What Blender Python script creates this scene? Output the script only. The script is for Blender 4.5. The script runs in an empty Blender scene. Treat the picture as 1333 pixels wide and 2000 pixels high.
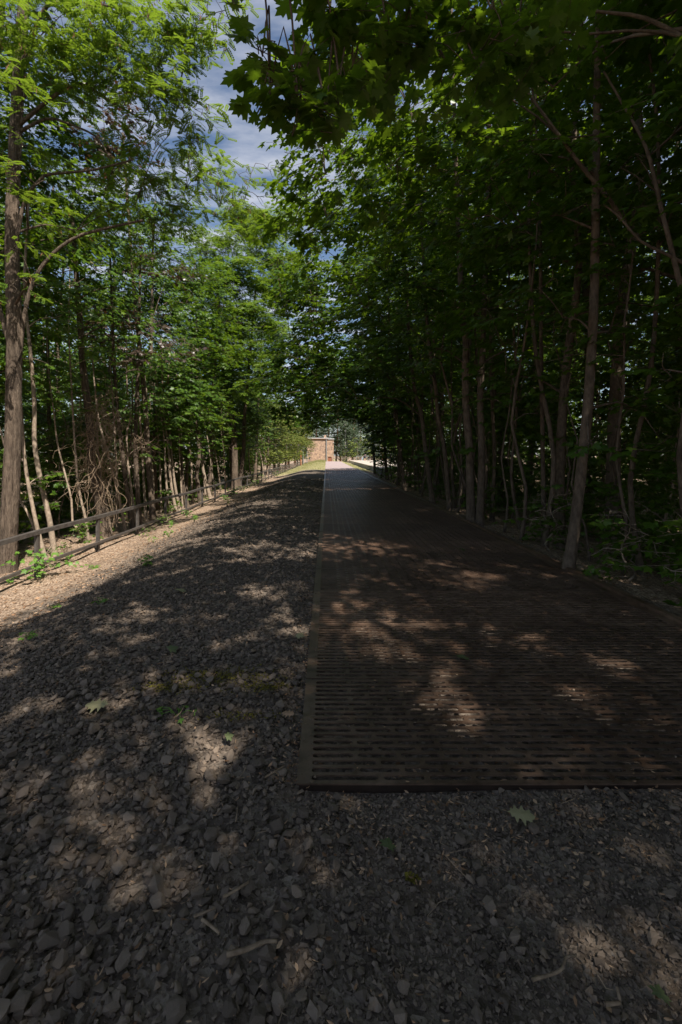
import bpy, bmesh, math, random
import numpy as np
from mathutils import Vector, Matrix

SC = bpy.context.scene
COL = SC.collection
PI = math.pi

# ----------------------------------------------------------------- camera, sky, sun, exposure
FPX, VX, VY, EYE = 889.0, 638.0, 888.0, 1.6
cam_d = bpy.data.cameras.new('camera')
cam = bpy.data.objects.new('camera', cam_d)
COL.objects.link(cam)
cam.location = (0, 0, EYE)
cam.rotation_euler = (math.radians(90), 0, 0)
cam_d.sensor_fit = 'AUTO'
cam_d.sensor_width = 36.0
cam_d.lens = FPX / 2000.0 * 36.0
cam_d.shift_x = (666.5 - VX) / 2000.0
cam_d.shift_y = -(1000.0 - VY) / 2000.0
cam_d.clip_start = 0.05
cam_d.clip_end = 2000
SC.camera = cam

SUN = Vector((0.31, -0.50, 0.80)).normalized()
world = bpy.data.worlds.new('World')
SC.world = world
world.use_nodes = True


def build_world():
    nt = world.node_tree
    nt.nodes.clear()
    N, L = nt.nodes.new, nt.links.new
    out = N('ShaderNodeOutputWorld')
    bg = N('ShaderNodeBackground')
    bg.inputs['Strength'].default_value = 0.076
    sky = N('ShaderNodeTexSky')
    sky.sky_type = 'NISHITA'
    sky.sun_disc = False
    sky.sun_elevation = math.asin(SUN.z)
    sky.sun_rotation = math.atan2(SUN.x, SUN.y)
    sky.air_density = 1.0
    sky.dust_density = 0.8
    sky.ozone_density = 1.5
    tc = N('ShaderNodeTexCoord')
    sep = N('ShaderNodeSeparateXYZ')
    L(tc.outputs['Generated'], sep.inputs[0])
    zc = N('ShaderNodeMath'); zc.operation = 'MAXIMUM'; zc.inputs[1].default_value = 0.06
    L(sep.outputs['Z'], zc.inputs[0])
    dx = N('ShaderNodeMath'); dx.operation = 'DIVIDE'
    L(sep.outputs['X'], dx.inputs[0]); L(zc.outputs[0], dx.inputs[1])
    dy = N('ShaderNodeMath'); dy.operation = 'DIVIDE'
    L(sep.outputs['Y'], dy.inputs[0]); L(zc.outputs[0], dy.inputs[1])
    cb = N('ShaderNodeCombineXYZ')
    L(dx.outputs[0], cb.inputs[0]); L(dy.outputs[0], cb.inputs[1])
    mp = N('ShaderNodeMapping')
    mp.inputs['Scale'].default_value = (1.6, 3.4, 1.0)
    mp.inputs['Rotation'].default_value = (0, 0, 0.35)
    L(cb.outputs[0], mp.inputs['Vector'])
    nz = N('ShaderNodeTexNoise')
    nz.inputs['Scale'].default_value = 1.3
    nz.inputs['Detail'].default_value = 6
    nz.inputs['Roughness'].default_value = 0.55
    L(mp.outputs[0], nz.inputs['Vector'])
    cr = N('ShaderNodeValToRGB')
    cr.color_ramp.elements[0].position = 0.42
    cr.color_ramp.elements[0].color = (0, 0, 0, 1)
    cr.color_ramp.elements[1].position = 0.72
    cr.color_ramp.elements[1].color = (0.85, 0.85, 0.85, 1)
    L(nz.outputs['Fac'], cr.inputs[0])
    mix = N('ShaderNodeMix'); mix.data_type = 'RGBA'
    mix.inputs[7].default_value = (5.7, 5.8, 6.3, 1)
    L(cr.outputs[0], mix.inputs[0])
    L(sky.outputs[0], mix.inputs[6])
    L(mix.outputs[2], bg.inputs['Color'])
    L(bg.outputs[0], out.inputs[0])


build_world()
sun_d = bpy.data.lights.new('sun', 'SUN')
sun_d.energy = 5.0
sun_d.angle = math.radians(0.53)
sun_d.color = (1.0, 0.93, 0.81)
sun_o = bpy.data.objects.new('sun', sun_d)
COL.objects.link(sun_o)
sun_o.rotation_euler = SUN.to_track_quat('Z', 'Y').to_euler()
sun_o.location = (20, -20, 40)

SC.view_settings.view_transform = 'Standard'
SC.view_settings.look = 'None'
SC.view_settings.exposure = 0.88
SC.view_settings.gamma = 1.0
SC.view_settings.use_curve_mapping = False
SC.render.engine = 'CYCLES'
cy = SC.cycles
cy.max_bounces = 5
cy.diffuse_bounces = 2
cy.glossy_bounces = 2
cy.transmission_bounces = 3
cy.transparent_max_bounces = 4
cy.caustics_reflective = False
cy.caustics_refractive = False
cy.sample_clamp_indirect = 6.0
cy.use_denoising = True
try:
    cy.denoiser = 'OPENIMAGEDENOISE'
    cy.denoising_input_passes = 'RGB_ALBEDO_NORMAL'
    cy.denoising_prefilter = 'ACCURATE'
except Exception:
    pass


# ----------------------------------------------------------------- helpers
def W(x, y, D):
    """photograph pixel at depth D -> world point"""
    return np.array([(x - VX) * D / FPX, D, EYE + (VY - y) * D / FPX])


def tag(o, label=None, cat=None, group=None, kind=None):
    if label: o['label'] = label
    if cat: o['category'] = cat
    if group: o['group'] = group
    if kind: o['kind'] = kind
    return o


def empty(name, loc=(0, 0, 0)):
    o = bpy.data.objects.new(name, None)
    o.location = tuple(float(v) for v in loc)
    o.empty_display_size = 0.2
    COL.objects.link(o)
    return o


def link(name, me, parent=None, loc=None):
    o = bpy.data.objects.new(name, me)
    COL.objects.link(o)
    if parent is not None: o.parent = parent
    if loc is not None: o.location = tuple(float(v) for v in loc)
    return o


class MB:
    """collects vertices and polygons (numpy chunks of equal polygon size) for one mesh"""
    def __init__(self):
        self.v, self.f, self.n = [], [], 0

    def add(self, verts, faces):
        verts = np.asarray(verts, dtype=np.float32).reshape(-1, 3)
        if isinstance(faces, np.ndarray):
            self.f.append(faces.astype(np.int64) + self.n)
        else:
            by = {}
            for fc in faces: by.setdefault(len(fc), []).append(fc)
            for k, fl in by.items(): self.f.append(np.array(fl, dtype=np.int64) + self.n)
        self.v.append(verts)
        self.n += len(verts)

    def box(self, lo, hi, M=None):
        x0, y0, z0 = lo; x1, y1, z1 = hi
        v = np.array([[x0,y0,z0],[x1,y0,z0],[x1,y1,z0],[x0,y1,z0],[x0,y0,z1],[x1,y0,z1],[x1,y1,z1],[x0,y1,z1]], float)
        if M is not None: v = v @ np.array(M.to_3x3()).T + np.array(M.translation)
        self.add(v, [(0,3,2,1),(4,5,6,7),(0,1,5,4),(1,2,6,5),(2,3,7,6),(3,0,4,7)])

    def empty(self): return self.n == 0

    def mesh(self, name, mat, smooth=False):
        me = bpy.data.meshes.new(name)
        if self.n == 0: return me
        V = np.concatenate(self.v)
        me.vertices.add(len(V))
        me.vertices.foreach_set('co', V.ravel())
        loops = np.concatenate([f.ravel() for f in self.f]).astype(np.int32)
        tot = np.concatenate([np.full(len(f), f.shape[1], np.int32) for f in self.f])
        start = np.concatenate([[0], np.cumsum(tot)[:-1]]).astype(np.int32)
        me.loops.add(len(loops))
        me.loops.foreach_set('vertex_index', loops)
        me.polygons.add(len(tot))
        me.polygons.foreach_set('loop_start', start)
        me.polygons.foreach_set('loop_total', tot)
        me.polygons.foreach_set('use_smooth', np.full(len(tot), bool(smooth)))
        me.update(calc_edges=True)
        me.validate()
        if mat is not None: me.materials.append(mat)
        return me

    def build(self, name, mat, parent=None, smooth=False, loc=None):
        return link(name, self.mesh(name, mat, smooth), parent, loc)


def nrm(a):
    a = np.asarray(a, float)
    return a / np.maximum(np.linalg.norm(a, axis=-1, keepdims=True), 1e-9)


def resample(pts, step):
    pts = np.asarray(pts, float)
    if len(pts) > 2:                       # Catmull-Rom smoothing
        P = np.vstack([2 * pts[0] - pts[1], pts, 2 * pts[-1] - pts[-2]])
        out = []
        for i in range(1, len(P) - 2):
            n = max(2, int(np.linalg.norm(P[i + 1] - P[i]) / step))
            t = np.linspace(0, 1, n, endpoint=False)[:, None]
            out.append(0.5 * (2 * P[i] + (P[i + 1] - P[i - 1]) * t + (2 * P[i - 1] - 5 * P[i] + 4 * P[i + 1] - P[i + 2]) * t * t
                              + (-P[i - 1] + 3 * P[i] - 3 * P[i + 1] + P[i + 2]) * t ** 3))
        out.append(pts[-1:])
        return np.vstack(out)
    n = max(2, int(np.linalg.norm(pts[1] - pts[0]) / step) + 1)
    t = np.linspace(0, 1, n)[:, None]
    return pts[0] * (1 - t) + pts[1] * t


def tube(mb, pts, r0, r1, seg=6, rng=None, rough=0.0, flare=0.0, cap=True, power=1.0):
    pts = np.asarray(pts, float)
    n = len(pts)
    T = nrm(np.gradient(pts, axis=0))
    ref = np.array([0.31, 0.77, 0.2]) if abs(T[0][2]) > 0.8 else np.array([0, 0, 1.0])
    A = nrm(np.cross(T, ref)); B = np.cross(T, A)
    t = np.linspace(0, 1, n)
    R = r0 + (r1 - r0) * t ** power
    if flare: R = R * (1 + flare * np.exp(-t * np.linalg.norm(pts[-1] - pts[0]) / 0.22))
    ang = np.linspace(0, 2 * PI, seg, endpoint=False)
    RR = np.repeat(R[:, None], seg, 1)
    if rng is not None and rough > 0:
        ridge = rng.normal(0, 1, seg)[None, :] * 0.5 + rng.normal(0, 1, (n, seg)) * 0.6
        RR = RR * (1 + rough * ridge)
    V = pts[:, None, :] + RR[..., None] * (np.cos(ang)[None, :, None] * A[:, None, :] + np.sin(ang)[None, :, None] * B[:, None, :])
    i = np.arange(n - 1)[:, None] * seg; j = np.arange(seg)[None, :]; k = (j + 1) % seg
    F = np.stack([i + j, i + k, i + seg + k, i + seg + j], -1).reshape(-1, 4)
    mb.add(V.reshape(-1, 3), F)
    if cap:
        base = mb.n - n * seg
        mb.f.append(np.array([[base + (n - 1) * seg + q for q in range(seg)]], dtype=np.int64))


def quick_prisms(mb, A, B, r):
    """thin three-sided twigs from A to B"""
    if len(A) == 0: return
    d = nrm(B - A)
    u = nrm(np.cross(d, np.array([0.2, 0.3, 0.93]))); w = np.cross(d, u)
    V = []
    for P, s in ((A, 1.0), (B, 0.45)):
        for k in range(3):
            a = 2 * PI * k / 3
            V.append(P + r * s * (math.cos(a) * u + math.sin(a) * w))
    V = np.stack(V, 1)
    n = len(A)
    F = np.array([[0, 1, 4, 3], [1, 2, 5, 4], [2, 0, 3, 5]])
    mb.add(V.reshape(-1, 3), (np.arange(n)[:, None, None] * 6 + F[None]).reshape(-1, 4))


# ----------------------------------------------------------------- materials
MATS = {}


def newmat(name):
    m = bpy.data.materials.new(name)
    m.use_nodes = True
    nt = m.node_tree
    nt.nodes.clear()
    MATS[name] = m
    return m, nt, nt.nodes.new, nt.links.new


def ramp(N, stops):
    r = N('ShaderNodeValToRGB')
    e = r.color_ramp.elements
    while len(e) < len(stops): e.new(0.5)
    for el, (p, c) in zip(e, stops):
        el.position = p; el.color = (c[0], c[1], c[2], 1)
    return r


def leaf_material(name, cols, trans, tfac=0.38, rough=0.4, spec=0.45):
    m, nt, N, L = newmat(name)
    out = N('ShaderNodeOutputMaterial')
    geo = N('ShaderNodeNewGeometry')
    oi = N('ShaderNodeObjectInfo')
    add = N('ShaderNodeMath'); add.operation = 'MULTIPLY_ADD'; add.inputs[1].default_value = 0.22
    L(oi.outputs['Random'], add.inputs[0]); 
    sc = N('ShaderNodeMath'); sc.operation = 'MULTIPLY'; sc.inputs[1].default_value = 0.78
    L(geo.outputs['Random Per Island'], sc.inputs[0]); L(sc.outputs[0], add.inputs[2])
    k = len(cols)
    r = ramp(N, [(i / (k - 1), c) for i, c in enumerate(cols)])
    L(add.outputs[0], r.inputs[0])
    p = N('ShaderNodeBsdfPrincipled')
    p.inputs['Roughness'].default_value = rough
    p.inputs['Specular IOR Level'].default_value = spec
    L(r.outputs[0], p.inputs['Base Color'])
    tr = N('ShaderNodeBsdfTranslucent')
    mul = N('ShaderNodeMix'); mul.data_type = 'RGBA'; mul.blend_type = 'MIX'; mul.inputs[0].default_value = 0.5
    L(r.outputs[0], mul.inputs[6]); mul.inputs[7].default_value = (*trans, 1)
    L(mul.outputs[2], tr.inputs['Color'])
    mx = N('ShaderNodeMixShader'); mx.inputs[0].default_value = tfac
    L(p.outputs[0], mx.inputs[1]); L(tr.outputs[0], mx.inputs[2]); L(mx.outputs[0], out.inputs[0])
    return m


def bark_material(name, dark, light, zs=0.18, scale=22.0, bump=0.6, dist=0.02):
    m, nt, N, L = newmat(name)
    out = N('ShaderNodeOutputMaterial')
    p = N('ShaderNodeBsdfPrincipled'); p.inputs['Roughness'].default_value = 0.88
    p.inputs['Specular IOR Level'].default_value = 0.2
    tc = N('ShaderNodeTexCoord')
    mp = N('ShaderNodeMapping'); mp.inputs['Scale'].default_value = (1, 1, zs)
    L(tc.outputs['Object'], mp.inputs['Vector'])
    n1 = N('ShaderNodeTexNoise'); n1.inputs['Scale'].default_value = scale; n1.inputs['Detail'].default_value = 8
    n1.inputs['Roughness'].default_value = 0.65
    L(mp.outputs[0], n1.inputs['Vector'])
    n2 = N('ShaderNodeTexNoise'); n2.inputs['Scale'].default_value = 1.7; n2.inputs['Detail'].default_value = 4
    L(tc.outputs['Object'], n2.inputs['Vector'])
    r = ramp(N, [(0.30, dark), (0.68, light)])
    L(n1.outputs['Fac'], r.inputs[0])
    mx = N('ShaderNodeMix'); mx.data_type = 'RGBA'; mx.blend_type = 'MULTIPLY'; mx.inputs[0].default_value = 0.6
    r2 = ramp(N, [(0.3, (0.45, 0.44, 0.42)), (0.7, (1.1, 1.05, 1.0))])
    L(n2.outputs['Fac'], r2.inputs[0])
    L(r.outputs[0], mx.inputs[6]); L(r2.outputs[0], mx.inputs[7])
    L(mx.outputs[2], p.inputs['Base Color'])
    b = N('ShaderNodeBump'); b.inputs['Strength'].default_value = bump; b.inputs['Distance'].default_value = dist
    L(n1.outputs['Fac'], b.inputs['Height']); L(b.outputs[0], p.inputs['Normal'])
    L(p.outputs[0], out.inputs[0])
    return m


def plain_material(name, c0, c1, rough=0.6, metal=0.0, scale=14.0, bump=0.1, spec=0.4, island=False):
    m, nt, N, L = newmat(name)
    out = N('ShaderNodeOutputMaterial')
    p = N('ShaderNodeBsdfPrincipled'); p.inputs['Roughness'].default_value = rough; p.inputs['Metallic'].default_value = metal
    p.inputs['Specular IOR Level'].default_value = spec
    tc = N('ShaderNodeTexCoord')
    n1 = N('ShaderNodeTexNoise'); n1.inputs['Scale'].default_value = scale; n1.inputs['Detail'].default_value = 7
    n1.inputs['Roughness'].default_value = 0.6
    L(tc.outputs['Object'], n1.inputs['Vector'])
    r = ramp(N, [(0.3, c0), (0.7, c1)]) if not island else ramp(N, [(0.22, c0), (0.55, tuple((a_ + b_) / 2 for a_, b_ in zip(c0, c1))), (0.74, c1), (0.80, (0.17, 0.12, 0.082)), (0.90, (0.22, 0.19, 0.165))])
    src = n1.outputs['Fac']
    if island:
        geo = N('ShaderNodeNewGeometry'); oi = N('ShaderNodeObjectInfo')
        a = N('ShaderNodeMath'); a.operation = 'ADD'
        L(geo.outputs['Random Per Island'], a.inputs[0]); L(oi.outputs['Random'], a.inputs[1])
        fr = N('ShaderNodeMath'); fr.operation = 'FRACT'; L(a.outputs[0], fr.inputs[0])
        av = N('ShaderNodeMath'); av.operation = 'MULTIPLY_ADD'; av.inputs[1].default_value = 0.55; L(fr.outputs[0], av.inputs[0])
        hf = N('ShaderNodeMath'); hf.operation = 'MULTIPLY'; hf.inputs[1].default_value = 0.5; L(n1.outputs['Fac'], hf.inputs[0])
        L(hf.outputs[0], av.inputs[2]); src = av.outputs[0]
    L(src, r.inputs[0])
    L(r.outputs[0], p.inputs['Base Color'])
    b = N('ShaderNodeBump'); b.inputs['Strength'].default_value = bump; b.inputs['Distance'].default_value = 0.01
    L(n1.outputs['Fac'], b.inputs['Height']); L(b.outputs[0], p.inputs['Normal'])
    L(p.outputs[0], out.inputs[0])
    return m


def steel_material():
    m, nt, N, L = newmat('brown_steel')
    out = N('ShaderNodeOutputMaterial'); p = N('ShaderNodeBsdfPrincipled'); p.inputs['Specular IOR Level'].default_value = 0.6
    geo = N('ShaderNodeNewGeometry')

    def noise(s_, d, r):
        n = N('ShaderNodeTexNoise'); n.inputs['Scale'].default_value = s_; n.inputs['Detail'].default_value = d; n.inputs['Roughness'].default_value = r
        L(geo.outputs['Position'], n.inputs['Vector']); return n.outputs['Fac']
    a, b_, c = noise(1.3, 8, 0.7), noise(9.0, 6, 0.7), noise(70.0, 3, 0.6)
    r1 = ramp(N, [(0.30, (0.066, 0.040, 0.028)), (0.50, (0.115, 0.074, 0.053)), (0.72, (0.185, 0.128, 0.095))]); L(a, r1.inputs[0])
    r2 = ramp(N, [(0.38, (0.55, 0.50, 0.47)), (0.55, (1.0, 1.0, 1.0)), (0.72, (1.35, 1.22, 1.12))]); L(b_, r2.inputs[0])
    mx = N('ShaderNodeMix'); mx.data_type = 'RGBA'; mx.blend_type = 'MULTIPLY'; mx.inputs[0].default_value = 1.0
    L(r1.outputs[0], mx.inputs[6]); L(r2.outputs[0], mx.inputs[7])
    oi = N('ShaderNodeObjectInfo')
    r3 = ramp(N, [(0.0, (0.80, 0.79, 0.78)), (1.0, (1.18, 1.15, 1.12))]); L(oi.outputs['Random'], r3.inputs[0])
    m2 = N('ShaderNodeMix'); m2.data_type = 'RGBA'; m2.blend_type = 'MULTIPLY'; m2.inputs[0].default_value = 1.0
    L(mx.outputs[2], m2.inputs[6]); L(r3.outputs[0], m2.inputs[7]); L(m2.outputs[2], p.inputs['Base Color'])
    rr_ = N('ShaderNodeMapRange'); rr_.inputs[3].default_value = 0.28; rr_.inputs[4].default_value = 0.52; L(b_, rr_.inputs[0]); L(rr_.outputs[0], p.inputs['Roughness'])
    bp = N('ShaderNodeBump'); bp.inputs['Strength'].default_value = 0.25; bp.inputs['Distance'].default_value = 0.004
    L(c, bp.inputs['Height']); L(bp.outputs[0], p.inputs['Normal'])
    L(p.outputs[0], out.inputs[0])
    return m


M_MAPLE = leaf_material('maple_leaf', [(0.028, 0.068, 0.007), (0.048, 0.108, 0.010), (0.07, 0.14, 0.013), (0.11, 0.175, 0.02)], (0.28, 0.43, 0.012), 0.40, 0.42, 0.5)
M_LOCUST = leaf_material('locust_leaf', [(0.052, 0.11, 0.012), (0.085, 0.165, 0.016), (0.13, 0.21, 0.022), (0.19, 0.23, 0.035)], (0.34, 0.48, 0.03), 0.44, 0.5, 0.4)
M_COPPER = leaf_material('copper_leaf', [(0.030, 0.016, 0.014), (0.05, 0.03, 0.022), (0.06, 0.05, 0.028)], (0.22, 0.09, 0.03), 0.25, 0.36, 0.8)
M_LINDEN = leaf_material('pale_leaf', [(0.05, 0.11, 0.02), (0.09, 0.16, 0.035), (0.14, 0.20, 0.06)], (0.28, 0.42, 0.06), 0.35, 0.45, 0.5)
M_FARLEAF = leaf_material('far_leaf', [(0.06, 0.10, 0.02), (0.11, 0.15, 0.03), (0.17, 0.19, 0.045), (0.22, 0.19, 0.05)], (0.28, 0.36, 0.06), 0.3, 0.6, 0.3)
M_PINE = leaf_material('pine_needle', [(0.045, 0.075, 0.04), (0.08, 0.115, 0.06), (0.12, 0.15, 0.085)], (0.12, 0.18, 0.07), 0.15, 0.6, 0.3)
M_GRASS = leaf_material('grass_blade', [(0.09, 0.14, 0.03), (0.20, 0.22, 0.07), (0.32, 0.28, 0.14), (0.42, 0.36, 0.22)], (0.3, 0.4, 0.08), 0.3, 0.6, 0.3)
M_WEED = leaf_material('weed_leaf', [(0.06, 0.15, 0.02), (0.10, 0.21, 0.03), (0.14, 0.26, 0.04)], (0.3, 0.5, 0.05), 0.35, 0.5, 0.4)
M_POD = leaf_material('seed_pod', [(0.09, 0.045, 0.02), (0.16, 0.08, 0.035), (0.22, 0.12, 0.05)], (0.25, 0.12, 0.03), 0.15, 0.6, 0.3)
M_BARK_M = bark_material('maple_bark', (0.065, 0.048, 0.037), (0.20, 0.155, 0.12), 0.5, 16.0, 0.7, 0.02)
M_BARK_L = bark_material('locust_bark', (0.05, 0.037, 0.029), (0.23, 0.178, 0.14), 0.13, 24.0, 1.0, 0.09)
M_BARK_S = bark_material('sapling_bark', (0.17, 0.13, 0.10), (0.42, 0.34, 0.27), 0.7, 20.0, 0.3, 0.008)
M_BARK_B = bark_material('birch_bark', (0.20, 0.19, 0.18), (0.72, 0.70, 0.66), 2.5, 5.0, 0.2, 0.005)
M_BARK_P = bark_material('pine_bark', (0.17, 0.07, 0.035), (0.42, 0.19, 0.09), 0.3, 9.0, 0.5, 0.03)
M_VINE = bark_material('vine_bark', (0.16, 0.11, 0.075), (0.42, 0.32, 0.23), 1.0, 18.0, 0.3, 0.006)
M_STONE = plain_material('basalt_stone', (0.066, 0.050, 0.039), (0.185, 0.143, 0.112), 0.82, 0, 30.0, 0.35, 0.35, True)
M_RUST_SHADE = plain_material('shaded_rust_skirt', (0.016, 0.0105, 0.008), (0.034, 0.021, 0.015), 0.8, 0, 9.0, 0.1, 0.2)  # dark rust, with the skirt's shade under the plates put into the colour
M_STEEL = steel_material()
M_FENCE = plain_material('fence_steel', (0.045, 0.038, 0.035), (0.10, 0.088, 0.082), 0.5, 0.0, 9.0, 0.06, 0.5)
M_LITTER = leaf_material('dry_litter', [(0.08, 0.042, 0.025), (0.16, 0.09, 0.05), (0.25, 0.155, 0.095), (0.42, 0.29, 0.19), (0.34, 0.12, 0.04)], (0.3, 0.16, 0.06), 0.1, 0.75, 0.2)
M_MOSS = leaf_material('olive_moss', [(0.08, 0.07, 0.015), (0.13, 0.11, 0.02), (0.17, 0.15, 0.03)], (0.2, 0.2, 0.03), 0.15, 0.9, 0.1)
M_TWIG = bark_material('dry_twig', (0.12, 0.085, 0.06), (0.34, 0.26, 0.19), 1.0, 25.0, 0.3, 0.004)
M_PALE = leaf_material('pale_fallen_leaf', [(0.21, 0.195, 0.105), (0.27, 0.25, 0.14)], (0.3, 0.35, 0.15), 0.12, 0.6, 0.3)
M_GREENFALL = leaf_material('green_fallen_leaf', [(0.075, 0.10, 0.04), (0.11, 0.13, 0.06)], (0.2, 0.3, 0.1), 0.12, 0.6, 0.3)
M_CONC = plain_material('grey_concrete', (0.17, 0.17, 0.175), (0.27, 0.265, 0.265), 0.85, 0, 3.0, 0.15, 0.2)
M_SANDTOP = plain_material('sandy_surface', (0.34, 0.29, 0.25), (0.50, 0.44, 0.38), 0.9, 0, 2.0, 0.1, 0.2)
M_ZINC = plain_material('zinc_pipe', (0.16, 0.17, 0.18), (0.26, 0.27, 0.28), 0.5, 0.3, 3.0, 0.02, 0.5)
M_WHITE = plain_material('pale_metal', (0.55, 0.55, 0.57), (0.72, 0.72, 0.74), 0.5, 0, 3.0, 0.02, 0.4)
M_ROOF = plain_material('rusty_roof_edge', (0.22, 0.08, 0.035), (0.36, 0.15, 0.06), 0.7, 0, 5.0, 0.05, 0.3)
M_DOOR = plain_material('rusty_door', (0.20, 0.075, 0.045), (0.30, 0.12, 0.07), 0.7, 0, 4.0, 0.05, 0.3)
M_DARK = plain_material('dark_glass', (0.02, 0.02, 0.022), (0.04, 0.04, 0.045), 0.25, 0, 4.0, 0.0, 0.5)
M_GREENMETAL = plain_material('grey_green_rail', (0.20, 0.24, 0.22), (0.30, 0.34, 0.32), 0.5, 0, 4.0, 0.0, 0.5)
M_SKIN = plain_material('skin', (0.50, 0.30, 0.22), (0.58, 0.36, 0.27), 0.6, 0, 6, 0.0, 0.3)
M_NAVY = plain_material('navy_cloth', (0.02, 0.025, 0.045), (0.035, 0.04, 0.065), 0.9, 0, 6, 0.0, 0.1)
M_PALEBLUE = plain_material('pale_blue_cloth', (0.28, 0.38, 0.55), (0.38, 0.48, 0.66), 0.9, 0, 6, 0.0, 0.1)
M_HAIR = plain_material('grey_hair', (0.35, 0.32, 0.29), (0.45, 0.42, 0.38), 0.9, 0, 6, 0.0, 0.1)
M_RUBBER = plain_material('black_rubber', (0.015, 0.015, 0.016), (0.03, 0.03, 0.03), 0.7, 0, 6, 0.0, 0.3)


def ground_material():
    m, nt, N, L = newmat('ground_surface')
    out = N('ShaderNodeOutputMaterial')
    p = N('ShaderNodeBsdfPrincipled'); p.inputs['Roughness'].default_value = 0.9; p.inputs['Specular IOR Level'].default_value = 0.2
    tc = N('ShaderNodeTexCoord'); sep = N('ShaderNodeSeparateXYZ')
    L(tc.outputs['Object'], sep.inputs[0])

    def noise(s, d=6, r=0.6):
        n = N('ShaderNodeTexNoise'); n.inputs['Scale'].default_value = s; n.inputs['Detail'].default_value = d; n.inputs['Roughness'].default_value = r
        L(tc.outputs['Object'], n.inputs['Vector']); return n

    def vor(s):
        v = N('ShaderNodeTexVoronoi'); v.inputs['Scale'].default_value = s; L(tc.outputs['Object'], v.inputs['Vector']); return v

    def sm(val, a, b):
        mr = N('ShaderNodeMapRange'); mr.interpolation_type = 'SMOOTHSTEP'
        mr.inputs[1].default_value = a; mr.inputs[2].default_value = b
        L(val, mr.inputs[0]); return mr.outputs[0]

    def math2(op, a, b):
        n = N('ShaderNodeMath'); n.operation = op
        for i, v in enumerate((a, b)):
            if isinstance(v, (int, float)): n.inputs[i].default_value = v
            else: L(v, n.inputs[i])
        return n.outputs[0]

    def mix(f, a, b, mode='MIX'):
        n = N('ShaderNodeMix'); n.data_type = 'RGBA'; n.blend_type = mode
        for i, v in ((0, f), (6, a), (7, b)):
            if isinstance(v, (int, float)): n.inputs[i].default_value = v
            elif isinstance(v, tuple): n.inputs[i].default_value = (*v, 1)
            else: L(v, n.inputs[i])
        return n.outputs[2]

    wob = noise(1.1, 5)
    wx = math2('ADD', sep.outputs['X'], math2('MULTIPLY', math2('SUBTRACT', wob.outputs['Fac'], 0.5), 1.6))
    # gravel
    v1 = vor(34); rg = ramp(N, [(0.0, (0.055, 0.043, 0.035)), (0.5, (0.115, 0.092, 0.075)), (1.0, (0.20, 0.165, 0.135))])
    sc1 = N('ShaderNodeSeparateColor'); L(v1.outputs['Color'], sc1.inputs[0]); L(sc1.outputs[0], rg.inputs[0])
    gn = noise(3.0)
    gravel = mix(sm(gn.outputs['Fac'], 0.5, 0.75), rg.outputs[0], (0.11, 0.08, 0.058))
    # litter
    v2 = vor(42); rl = ramp(N, [(0.0, (0.09, 0.06, 0.042)), (0.35, (0.22, 0.15, 0.105)), (0.7, (0.36, 0.26, 0.19)), (1.0, (0.50, 0.39, 0.30))])
    sc2 = N('ShaderNodeSeparateColor'); L(v2.outputs['Color'], sc2.inputs[0]); L(sc2.outputs[1], rl.inputs[0])
    ln = noise(2.2)
    litter = mix(sm(ln.outputs['Fac'], 0.45, 0.75), rl.outputs[0], (0.15, 0.11, 0.08))
    # far verge: thin grass and hay
    gr = ramp(N, [(0.33, (0.12, 0.15, 0.04)), (0.5, (0.28, 0.25, 0.12)), (0.66, (0.42, 0.36, 0.24))])
    L(noise(1.3).outputs['Fac'], gr.inputs[0])
    m_left = sm(wx, -4.35, -3.5)
    m_right = math2('SUBTRACT', 1.0, sm(sep.outputs['X'], 3.5, 3.9))
    gm = math2('MULTIPLY', m_left, m_right)
    far = math2('MULTIPLY', sm(math2('ADD', sep.outputs['Y'], math2('MULTIPLY', wob.outputs['Fac'], 4.0)), 49.0, 53.5), math2('MULTIPLY', sm(sep.outputs['X'], -6.3, -5.6), math2('SUBTRACT', 1.0, sm(sep.outputs['X'], 5.3, 6.0))))
    base = mix(gm, litter, gravel)
    base = mix(far, base, gr.outputs[0])
    L(base, p.inputs['Base Color'])
    h = math2('ADD', math2('MULTIPLY', v1.outputs['Distance'], 0.6), math2('MULTIPLY', noise(60, 4).outputs['Fac'], 0.5))
    b = N('ShaderNodeBump'); b.inputs['Strength'].default_value = 0.9; b.inputs['Distance'].default_value = 0.025
    L(h, b.inputs['Height']); L(b.outputs[0], p.inputs['Normal'])
    L(p.outputs[0], out.inputs[0])
    return m


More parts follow.
